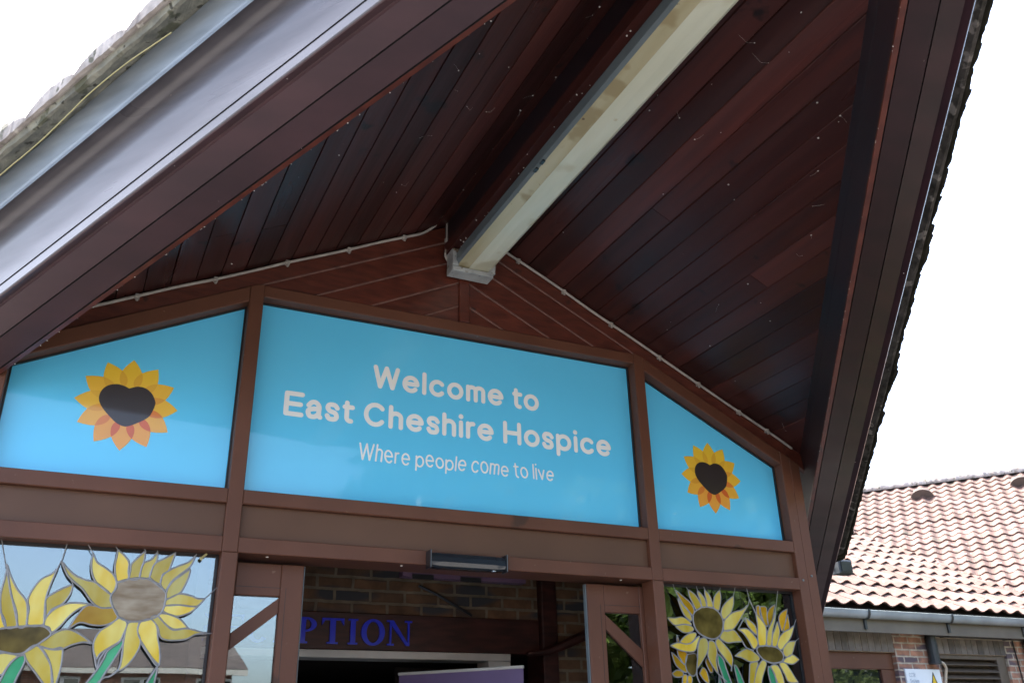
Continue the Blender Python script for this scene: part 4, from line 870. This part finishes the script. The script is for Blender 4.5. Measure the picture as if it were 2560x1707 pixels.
# ---------------------------------------------------------------- brick wing at the right, with pantiled roofs
wing = thing("brick_wing", "single storey brick wing with sunlit terracotta pantile roof right of the porch", "building", (7.5, 4.0, -1.45))
YW, YE, ZE, TA = 4.0, 3.70, 1.42, 0.5
b = MB()
b.box(3.75, 5.0, YW, YW + 0.25, -1.45, 1.36); b.box(5.0, 7.14, YW + 0.0, YW + 0.25, 1.216, 1.36); b.box(7.142, 7.855, YW, YW + 0.25, -1.45, 1.36)
b.box(7.857, 9.06, YW, YW + 0.25, 1.170, 1.36); b.box(9.062, 11.0, YW, YW + 0.25, -1.45, 1.36); b.box(5.0, 7.14, YW, YW + 0.25, -1.45, -0.6); b.box(7.857, 9.06, YW, YW + 0.25, -1.45, -0.4)
b.build("wall", M['brick'], wing)
def soldier(x0, x1, z0, z1):
    b = MB(); j = MB(); j.box(x0, x1, YW + 0.006, YW + 0.22, z0, z1); j.build("lintel_joints", M['joint'], wing)
    n = int(round((x1 - x0) / 0.103)); w = (x1 - x0) / n
    for k in range(n): b.cbox(x0 + k*w + 0.005, x0 + (k+1)*w - 0.005, YW - 0.001 - RND.uniform(0, .002), YW + 0.1, z0 + 0.004, z1 - 0.005, 0.003, RND.random())
    b.build("soldier_lintel", M['soldier'], wing)
soldier(5.0, 7.14, 0.985, 1.214); soldier(7.857, 9.06, 0.985, 1.168)
# window under the first lintel
b = MB(); b.cbox(5.0, 7.138, YW + 0.05, YW + 0.13, 0.80, 0.984, 0.006); b.cbox(6.93, 7.138, YW + 0.051, YW + 0.13, -0.6, 0.799, 0.006); b.cbox(5.0, 5.15, YW + 0.051, YW + 0.13, -0.6, 0.799, 0.006); b.cbox(5.0, 7.138, YW + 0.052, YW + 0.13, -0.72, -0.601, 0.006)
wf = b.build("window_frame", M['frame'], wing)
b = MB(); b.box(5.151, 6.929, YW + 0.085, YW + 0.09, -0.6, 0.798); b.build("window_glass", M['dark_glass'], wing)
# louvred vent under the second
b = MB(); b.cbox(7.859, 7.90, YW + 0.03, YW + 0.14, -0.4, 0.984, 0.004); b.cbox(8.90, 9.058, YW + 0.03, YW + 0.14, -0.4, 0.984, 0.004); b.cbox(7.9005, 8.8995, YW + 0.031, YW + 0.14, 0.935, 0.984, 0.004); b.box(7.86, 9.05, YW + 0.15, YW + 0.16, -0.4, 0.98)
b.build("vent_frame", M['louvre'], wing)
b = MB()
for k in range(17):
    z = 0.925 - 0.077 * k
    b.idx([(7.901, YW+0.03, z-0.060), (8.899, YW+0.03, z-0.060), (8.899, YW+0.03, z-0.052), (7.901, YW+0.03, z-0.052), (7.901, YW+0.13, z), (8.899, YW+0.13, z), (8.899, YW+0.13, z+0.008), (7.901, YW+0.13, z+0.008)], [(0,1,2,3), (3,2,6,7), (1,0,4,5), (4,7,6,5)])
b.build("vent_louvres", M['louvre'], wing)
b = MB(); b.box(3.75, 10.4, 3.80, 3.83, 1.17, 1.40); b.box(3.75, 10.4, 3.831, YW - 0.001, 1.225, 1.24); b.build("fascia", M['fascia'], wing)
b = MB(); rows = []
for x in [3.75 + 6.6 * k / 60 for k in range(61)]:
    rows.append([(x, 3.705 + 0.055 - 0.055 * math.cos(math.radians(a)) , 1.385 - 0.075 * math.sin(math.radians(a))) for a in range(0, 181, 15)])
b.grid(rows); b.grid([[(p[0], p[1], p[2] + 0.014) for p in (r[0], r[1])] for r in rows]); gut = b.build("gutter", M['gutter'], wing, smooth=True)
for x in (5.2, 6.53, 7.87, 9.2):
    b = MB(); pr = [(x, 3.697 + 0.063 - 0.063 * math.cos(math.radians(a)), 1.388 - 0.086 * math.sin(math.radians(a))) for a in range(-15, 181, 15)]
    b.grid([[(px - 0.018, py, pz) for px, py, pz in pr], [(px + 0.018, py, pz) for px, py, pz in pr]]); b.box(x-0.018, x+0.018, 3.78, 3.799, 1.20, 1.33); b.build("gutter_bracket", M['black_pipe'], wing)
b = MB(); b.tube([(7.70, YW - 0.06, 0.89), (7.70, YW - 0.06, 1.17), (7.715, YW - 0.07, 1.215), (7.76, YW - 0.08, 1.24)], 0.062, 12); b.tube([(7.70, YW - 0.06, 0.86), (7.70, YW - 0.06, 0.90)], 0.072, 12); b.build("downpipe", M['black_pipe'], wing)
b = MB(); b.cbox(7.74, 9.55, YW - 0.12, YW - 0.004, 1.175, 1.222, 0.008); b.cbox(7.74, 9.55, YW - 0.13, YW - 0.004, 1.223, 1.285, 0.008)
for x in (7.93, 9.05): b.cbox(x, x + 0.03, YW - 0.136, YW - 0.003, 1.168, 1.291, 0.003)
b.build("cable_duct", M['black_pipe'], wing)
b = MB(); b.tube([(9.43, YW - 0.07, 0.78), (9.43, YW - 0.07, 1.17)], 0.06, 12); b.build("downpipe", M['black_pipe'], wing)
b = MB(); b.tube(spl3([(9.22, YW - 0.01, 1.17), (9.23, YW - 0.012, 0.95), (9.25, YW - 0.01, 0.5)]), 0.008, 6); b.build("wall_cable", M['black'], wing)

# pantiles: every course is a waved sheet whose lower edge stands off the course below
def pantiles(name, org, ev, up_h, tan_p, u0, u1, ncourse, gauge, keep, wave=0.25, per=8, amp=0.026, thick=0.034, gap=0.0):
    ev = Vector((ev[0], ev[1], 0)).normalized(); uh = Vector((up_h[0], up_h[1], 0)).normalized()
    up = Vector((uh.x, uh.y, tan_p)).normalized(); nrm = ev.cross(up); nrm = nrm if nrm.z > 0 else -nrm
    b = MB(); o = Vector(org)
    n = int((u1 - u0) / wave * per)
    for c in range(ncourse):
        t0, t1 = c * gauge, (c + 1) * gauge + 0.05
        off = RND.uniform(-0.004, 0.004); tl = 0.5
        for k in range(n):
            ua, ub = u0 + (u1-u0) * k / n, u0 + (u1-u0) * (k+1) / n
            um = o + ev * ((ua+ub)/2) + up * (t0 + gauge * 0.5)
            if not keep(um): continue
            if k % per == 0: tl = RND.random(); lift = RND.uniform(-0.003, 0.004)
            Q = []
            for u, t in ((ua, t0), (ub, t0), (ub, t1), (ua, t1)):
                ph = 2 * math.pi * (u / wave)
                wv = amp * (0.5 + 0.5 * math.cos(ph)) ** 1.25 * 2
                low = (t == t0)
                h = wv * (1.12 if low else 0.95) + (thick + lift if low else 0.002) + off
                Q.append(o + ev * u + up * t + nrm * h)
            b.face(Q, tl)
            # thickness of the tile's lower edge
            d = up * 0.004 - nrm * (0.014)
            b.face([Q[0] + d, Q[1] + d, Q[1], Q[0]], tl)
            b.face([Q[0] + d, Q[0] + d + up * 0.12, Q[1] + d + up * 0.12, Q[1] + d], tl * 0.5)
    return b.build(name, M['roof_tile'], wing)
QX = 10.29
gB = Vector((0.776, 0.63, 0)); TB = 0.72
def hA(p): return ZE + TA * (p.y - YE)
def hB(p): return ZE + TB * (gB.x * (p.x - QX) + gB.y * (p.y - YE))
pantiles("roof_tiles", (3.75, YE - 0.02, ZE + 0.01), (1, 0), (0, 1), TA, 0, 10.5, 21, 0.42, lambda p: hA(p) >= hB(p) - 0.03 and p.z < 6, amp=0.0205, thick=0.028)
eB = (-0.63, 0.776)
pantiles("roof_tiles", (QX + 0.63*6, YE - 0.776*6, ZE), eB, (gB.x, gB.y), TB, 0, 16.0, 27, 0.205, lambda p: hB(p) >= hA(p) - 0.03 and p.z < 4.47, wave=0.21, amp=0.020, thick=0.022)
b = MB()
def PB(u, v, dz=0): 
    q = Vector((QX, YE, ZE)) + Vector((0.63, -0.776, 0)) * u + Vector((gB.x, gB.y, TB)) * v; return (q.x, q.y, q.z + dz)
vr = (4.47 - ZE) / TB
b.face([(3.75, YE, ZE - 0.02), (QX, YE, ZE - 0.02), (QX + 0.085*8, YE + 8, ZE - 0.02 + TA*8), (3.75, YE + 8, ZE - 0.02 + TA*8)])
b.face([PB(6, 0, -0.03), PB(6, vr, -0.03), PB(-9, vr, -0.03), PB(-9, vr * .62, -0.03), PB(0, 0, -0.03)])
b.face([PB(6, vr, -0.03), PB(6, vr + 4, -0.03 - 8 * TB * .5), PB(-9, vr + 4, -0.03 - 8 * TB * .5), PB(-9, vr, -0.03)])
b.build("roof_underlay", M['underlay'], wing)
b = MB(); rows = []
for k in range(330):                                 # half-round ridge tiles, mossy
    u = 6 - 15 * k / 329; jit = 0.014 * noise.noise(Vector((u * 7, 0, 0))) + 0.012 * noise.noise(Vector((u * 19, 3, 0))) + (0.014 if int((u + 50) / 0.45 * 8) % 8 == 0 else 0)
    row = []
    for a in range(-20, 201, 20):
        r = 0.125 + jit; q = Vector(PB(u, vr + 0.01, 0.01)) + Vector((gB.x, gB.y, 0)) * (-r * 1.15 * math.cos(math.radians(a))) + Vector((0, 0, r * 0.85 * math.sin(math.radians(a))))
        row.append(q)
    rows.append(row)
b.grid(rows[::-1]); b.build("ridge_tiles", M['porch_tile'], wing)
for c in ((12.225, 7.291, 4.13), (13.261, 6.022, 4.133)):
    b = MB(); C0 = Vector(c); ex = Vector((0.63, -0.776, 0)); up = Vector((gB.x, gB.y, TB)).normalized(); rows = []
    for q in range(4):
        rows.append([C0 + ex * (0.20 * math.cos(math.radians(a)) * (1 - 0.12*q)) + up * (-0.10 + 0.13 * q) + Vector((-.45, -.36, .8)) * (0.03 + 0.17 * math.sin(math.radians(a)) * (1 - 0.27 * q)) for a in range(0, 181, 15)])
    b.grid(rows); b.face(rows[0]); b.build("roof_vent", M['vent'], wing)
b = MB()
for s in (-1,): b.idx([(QX, YW, -1.45), (QX + 3.9, YW - 4.8, -1.45), (QX + 3.9, YW - 4.8, 1.36), (QX, YW, 1.36)], [(0, 1, 2, 3)])
b.build("wall", M['brick_far'], wing)

# CCTV warning sign on the pier between the two openings
t = thing("warning_sign", "white warning sign with yellow camera triangle on the brick pier by the downpipe", "sign", (7.5, YW - 0.03, 0.42))
b = MB(); b.cbox(7.225, 7.795, YW - 0.022, YW - 0.003, 0.36, 0.805, 0.004); b.build("board", M['sign_white'], t)
b = MB(); b.prism([(7.555, 0.44), (7.775, 0.44), (7.665, 0.765)], YW - 0.0245, YW - 0.0225); b.build("triangle", M['yellow'], t)
b = MB(); b.prism(ccw([(7.610, 0.535), (7.700, 0.565), (7.715, 0.525), (7.625, 0.490)]), YW - 0.0265, YW - 0.0247); b.prism(ccw([(7.640, 0.500), (7.655, 0.500), (7.640, 0.462), (7.620, 0.462)]), YW - 0.0262, YW - 0.0247)
for a, c in (((7.555, 0.44), (7.665, 0.765)), ((7.665, 0.765), (7.775, 0.44)), ((7.775, 0.44), (7.555, 0.44))): ribbon(b, [a, c], 0.007, YW - 0.0252)
b.build("camera_symbol", M['black'], t)
for txt, z in (("CCTV", 0.715), ("System", 0.650), ("in operation", 0.575)):
    w = 0.027 * len(txt) ** 0.92; lettering(t, M['sign_text'], txt, 7.275, 7.275 + w, z, 0.046, 0.0062, YW - 0.0228, gap=0.14)
b = MB(); b.tube(spl3([(7.71, YW - 0.07, 0.88), (7.80, YW - 0.075, 0.875), (7.86, YW - 0.06, 0.82), (7.86, YW - 0.03, 0.72), (7.845, YW - 0.012, 0.60)]), 0.017, 8)
tag(b.build("hose", M['hose'], base=(7.8, YW - 0.05, 0.7), smooth=True), "cream hose curling out of the black downpipe behind the warning sign", "hose")

t = thing("floodlight", "dark grey floodlight at the low right end of the porch eaves", "light", (4.47, 2.0, 1.44))
b = MB(); b.cbox(4.40, 4.56, 1.95, 2.06, 1.385, 1.505, 0.008); b.build("housing", M['floodlight'], t)
b = MB(); b.cbox(4.42, 4.54, 1.942, 1.949, 1.40, 1.49, 0.002); b.build("lens", M['black'], t)
b = MB(); b.tube([(4.05, 2.05, 1.42), (4.30, 2.05, 1.44), (4.41, 2.03, 1.445)], 0.016, 8); b.build("bracket", M['black_pipe'], t)

# ---------------------------------------------------------------- little things on the canopy
STRING = [(-1.69, -1.487, 2.202), (-1.723, -1.436, 2.196), (-1.802, -1.314, 2.182), (-1.865, -1.215, 2.161), (-1.924, -1.123, 2.131), (-1.966, -1.058, 2.098), (-2.034, -0.952, 2.048), (-2.093, -0.861, 2.015), (-2.144, -0.781, 1.993), (-2.201, -0.693, 1.962)]
b = MB(); b.tube(spl3(STRING, 6), 0.0022, 6)
tag(b.build("string", M['string'], base=STRING[0], smooth=True), "thin yellow string sagging along the left verge of the canopy", "string")
b = MB()
def blob(x, y, z, r):
    n = 7; rows = []
    for i in range(6):
        th = math.pi * i / 5
        rows.append([(x + r*RND.uniform(.6, 1.25)*math.sin(th)*math.cos(2*math.pi*j/n), y + r*RND.uniform(.6, 1.25)*math.sin(th)*math.sin(2*math.pi*j/n), z + r*0.8*math.cos(th)) for j in range(n)])
    b.grid(rows, close=True)
for x, y, side in [(0.529, -2.03, 1), (0.743, -1.933, 1), (0.84, -1.95, 1), (0.855, -1.924, 1), (0.89, -1.974, 1), (0.962, -1.677, 1), (1.072, -1.512, 1), (0.456, -2.188, 1), (0.505, -1.938, 1), (0.576, -1.531, 1), (0.414, -1.46, 1), (0.523, -1.416, 1), (0.411, -1.698, 1), (0.416, -1.97, 1), (0.854, -1.806, 1), (0.765, -1.325, 1), (1.177, -1.376, 1), (-0.648, -1.458, -1), (-0.584, -0.997, -1), (-0.183, -0.559, -1), (-0.186, -1.734, -1), (-0.182, -1.782, -1), (-0.38, -1.128, -1), (-0.579, -0.588, -1), (-0.134, -1.33, -1), (-0.593, -1.316, -1), (-0.499, -1.192, -1), (-0.582, -0.519, -1), (-0.186, -1.208, -1), (-0.19, -0.788, -1), (-0.195, -1.1, -1), (1.2, -0.886, 1), (2.071, -0.086, 1), (1.204, -0.639, 1), (1.234, -1.246, 1)]:
    z = S(abs(x)) - 0.006
    r = RND.uniform(0.0015, 0.0045)
    blob(x, y, z, r)
    for q in range(RND.choice((0, 0, 1, 1))):
        a = RND.uniform(0, 6.28); l = RND.uniform(0.02, 0.07)
        e = (x + l*math.cos(a), y + l*math.sin(a)); b.tube([(x, y, z), ((x+e[0])/2, (y+e[1])/2, z - RND.uniform(0, .01)), (e[0], e[1], S(abs(e[0])) - 0.003)], 0.00032, 4)
for k in range(26):                                   # crumbs of web along the beam, the lamp and the rafters' lower arrises
    y = -RND.uniform(0.1, 2.6); blob(-0.110 + RND.uniform(-.012, .03), y, 2.502, RND.uniform(.0015, .005))
for side in (-1, 1):
    for k in range(42):
        ax = RND.uniform(0.3, 2.2); p = P(side, ax, 0.003, 0.262); blob(p[0], p[1], p[2], RND.uniform(.0008, .0028))
    for k in range(50):
        ax = RND.uniform(0.3, 2.6); dy = RND.uniform(-0.46, -.02); p = P(side, ax, dy, 0.262 + dy * 0.36); blob(p[0], p[1], p[2], RND.uniform(.0008, .0026))
for k in range(36):
    x = RND.choice((-1, 1)) * RND.uniform(0.1, 1.7); y = -RND.uniform(0.05, 2.4)
    if y > RAKE[1][0] * abs(x) + RAKE[1][1] + 0.25: blob(x, y, S(abs(x)) - 0.003, RND.uniform(.001, .0045))
o = b.build("cobwebs", M['cobweb']); o["label"] = "white cobweb crumbs scattered over the dark canopy boards"; o["category"] = "cobwebs"; o["kind"] = "stuff"

# ---------------------------------------------------------------- what the glass reflects: houses and trees across the forecourt
def house(x0, x1, yf, depth, ze, zr, label, wins):
    t = thing("brick_house", label, "house", ((x0+x1)/2, yf, -1.45), "brick houses across the forecourt")
    b = MB(); b.box(x0, x1, yf - depth, yf, -1.45, ze); b.build("wall", M['brick_far'], t)
    b = MB(); ym = yf - depth/2
    b.idx([(x0-.4, yf+.45, ze-.1), (x1+.4, yf+.45, ze-.1), (x1+.4, ym, zr), (x0-.4, ym, zr), (x0-.4, yf-depth-.45, ze-.1), (x1+.4, yf-depth-.45, ze-.1)], [(0,1,2,3), (3,2,5,4), (0,3,4), (1,5,2)]); b.build("roof", M['far_roof'], t)
    b = MB(); b.box(x0-.4, x1+.4, yf+.30, yf+.44, ze-.30, ze-.12); b.build("fascia", M['far_white'], t)
    for wx, wz, ww, wh in wins:
        b = MB(); b.box(wx, wx+ww, yf, yf+.06, wz, wz+wh); f = b.build("window", M['white'], t)
        b = MB()
        for q in range(2): b.box(wx+.08+q*(ww/2), wx+ww/2-.05+q*(ww/2), yf+.061, yf+.066, wz+.08, wz+wh-.08)
        b.build("pane", M['dark_glass'], f)
house(-19, -3.4, -24, 9, 3.3, 4.6, "long brick house with brown roof across the forecourt", [(-18+2.9*k, 2.0, 1.5, 1.0) for k in range(5)] + [(-18+2.9*k, -0.6, 1.5, 1.3) for k in range(5)])
house(-2.6, 4, -30, 9, 3.0, 4.7, "shorter brick house set back beside the long one", [(-2.0+2.4*k, 1.6, 1.2, 1.0) for k in range(3)])
def tree(x, y, h, w, lm, label, seed):
    r = random.Random(seed)
    t = thing("broadleaf_tree", label, "tree", (x, y, -1.45), "trees across the forecourt")
    b = MB(); b.tube([(x, y, -1.45), (x + .1, y, -1.45 + h*.25), (x - .05, y + .1, -1.45 + h*.55), (x, y, -1.45 + h*.8)], [w*.07, w*.055, w*.030, w*.006], 9)
    for k in range(7):
        a = r.uniform(0, 6.28); z0 = -1.45 + h * r.uniform(.28, .55); l = w * r.uniform(.25, .45)
        b.tube([(x, y, z0), (x + l*.5*math.cos(a), y + l*.5*math.sin(a), z0 + l*.45), (x + l*math.cos(a), y + l*math.sin(a), z0 + l*.8)], [w*.028, w*.018, w*.006], 6)
    b.build("trunk", M['bark'], t)
    b = MB(); cl = []
    for k in range(90):
        u = r.uniform(-1, 1); a = r.uniform(0, 6.28); q = r.uniform(.35, 1) ** .6
        s = math.sqrt(1 - u*u); cl.append((x + w*.5*q*s*math.cos(a), y + w*.5*q*s*math.sin(a), -1.45 + h*(.60 + .37*q*u), r.uniform(.11, .20)*w, r.random()))
    for cx, cy, cz, cr, tn in cl:
        for q in range(85):
            d = Vector((r.gauss(0, 1), r.gauss(0, 1), r.gauss(0, .8))).normalized() * cr * r.uniform(.45, 1.05)
            c0 = Vector((cx, cy, cz)) + d; s = r.uniform(.12, .22)
            n1 = (d.normalized() + Vector((r.gauss(0,.6), r.gauss(0,.6), r.gauss(0,.6)))).normalized(); e1 = n1.orthogonal().normalized() * s; e2 = n1.cross(e1)
            b.face([c0 - e1, c0 - e2*.55, c0 + e1, c0 + e2*.55], min(1, max(0, tn + r.uniform(-.25, .25))))
    b.build("crown", lm, t)
tree(9.0, -10.0, 7.0, 5.5, M['leaf'], "rounded light green tree nearest the porch across the forecourt", 1)
tree(14.0, -11.5, 9.0, 6.5, M['leaf_dark'], "tall dark green tree behind the rounded light one", 2)
tree(18.0, -8.0, 7.5, 6.0, M['leaf'], "broad green tree farthest to the right across the forecourt", 3)
tree(5.6, -13.5, 8.6, 5.6, M['leaf_dark'], "slim dark tree standing nearest the houses", 4)
tree(10.0, -17.0, 10.0, 7.0, M['leaf'], "tallest green tree at the back of the group", 5)
def shrub(x, y, w, h, seed, label):
    r = random.Random(seed); t = thing("shrub", label, "shrub", (x, y, -1.45), "shrubs between the porch and the wing")
    b = MB()
    for k in range(1500):
        u = r.uniform(0, 1); a = r.uniform(0, 6.28); q = r.uniform(.5, 1)
        c0 = Vector((x + w*.5*q*math.cos(a)*math.sqrt(1-u*u*.9), y + w*.5*q*math.sin(a)*math.sqrt(1-u*u*.9), -1.45 + h*u*r.uniform(.6, 1))); s = r.uniform(.05, .09)
        n1 = Vector((r.gauss(0,1), r.gauss(0,1), r.gauss(0,1))).normalized(); e1 = n1.orthogonal().normalized()*s; e2 = n1.cross(e1)
        b.face([c0 - e1, c0 - e2*.6, c0 + e1, c0 + e2*.6], r.random())
    b.build("foliage", M['leaf_dark'], t)
    b = MB(); b.tube([(x, y, -1.45), (x, y, -1.45 + h*.6)], [.06, .02], 7); b.build("stem", M['bark'], t)
shrub(4.6, -0.6, 2.6, 1.7, 11, "unseen shrub added to darken the right eaves from below, nearest the porch")  # added bed, out of view: darkens what the right eaves' underside reflects
shrub(6.6, 0.4, 2.8, 1.9, 12, "unseen shrub added to darken the right eaves, below the wing's window beside the porch shrub")  # second of the added shrubs that darken the right eaves
shrub(12.0, 1.2, 3.2, 3.4, 14, "tallest leafy shrub at the corner of the wing")
shrub(13.6, -0.8, 3.4, 3.0, 15, "leafy shrub beside the tallest one at the corner of the wing")
shrub(14.0, -4.6, 4.0, 4.2, 16, "broad tall shrub out in front of the wing")
shrub(7.4, -2.2, 2.8, 1.6, 13, "low unseen shrub added to darken the right eaves, farthest from the porch in the bed before the wing")  # also part of the added bed that dims the right eaves
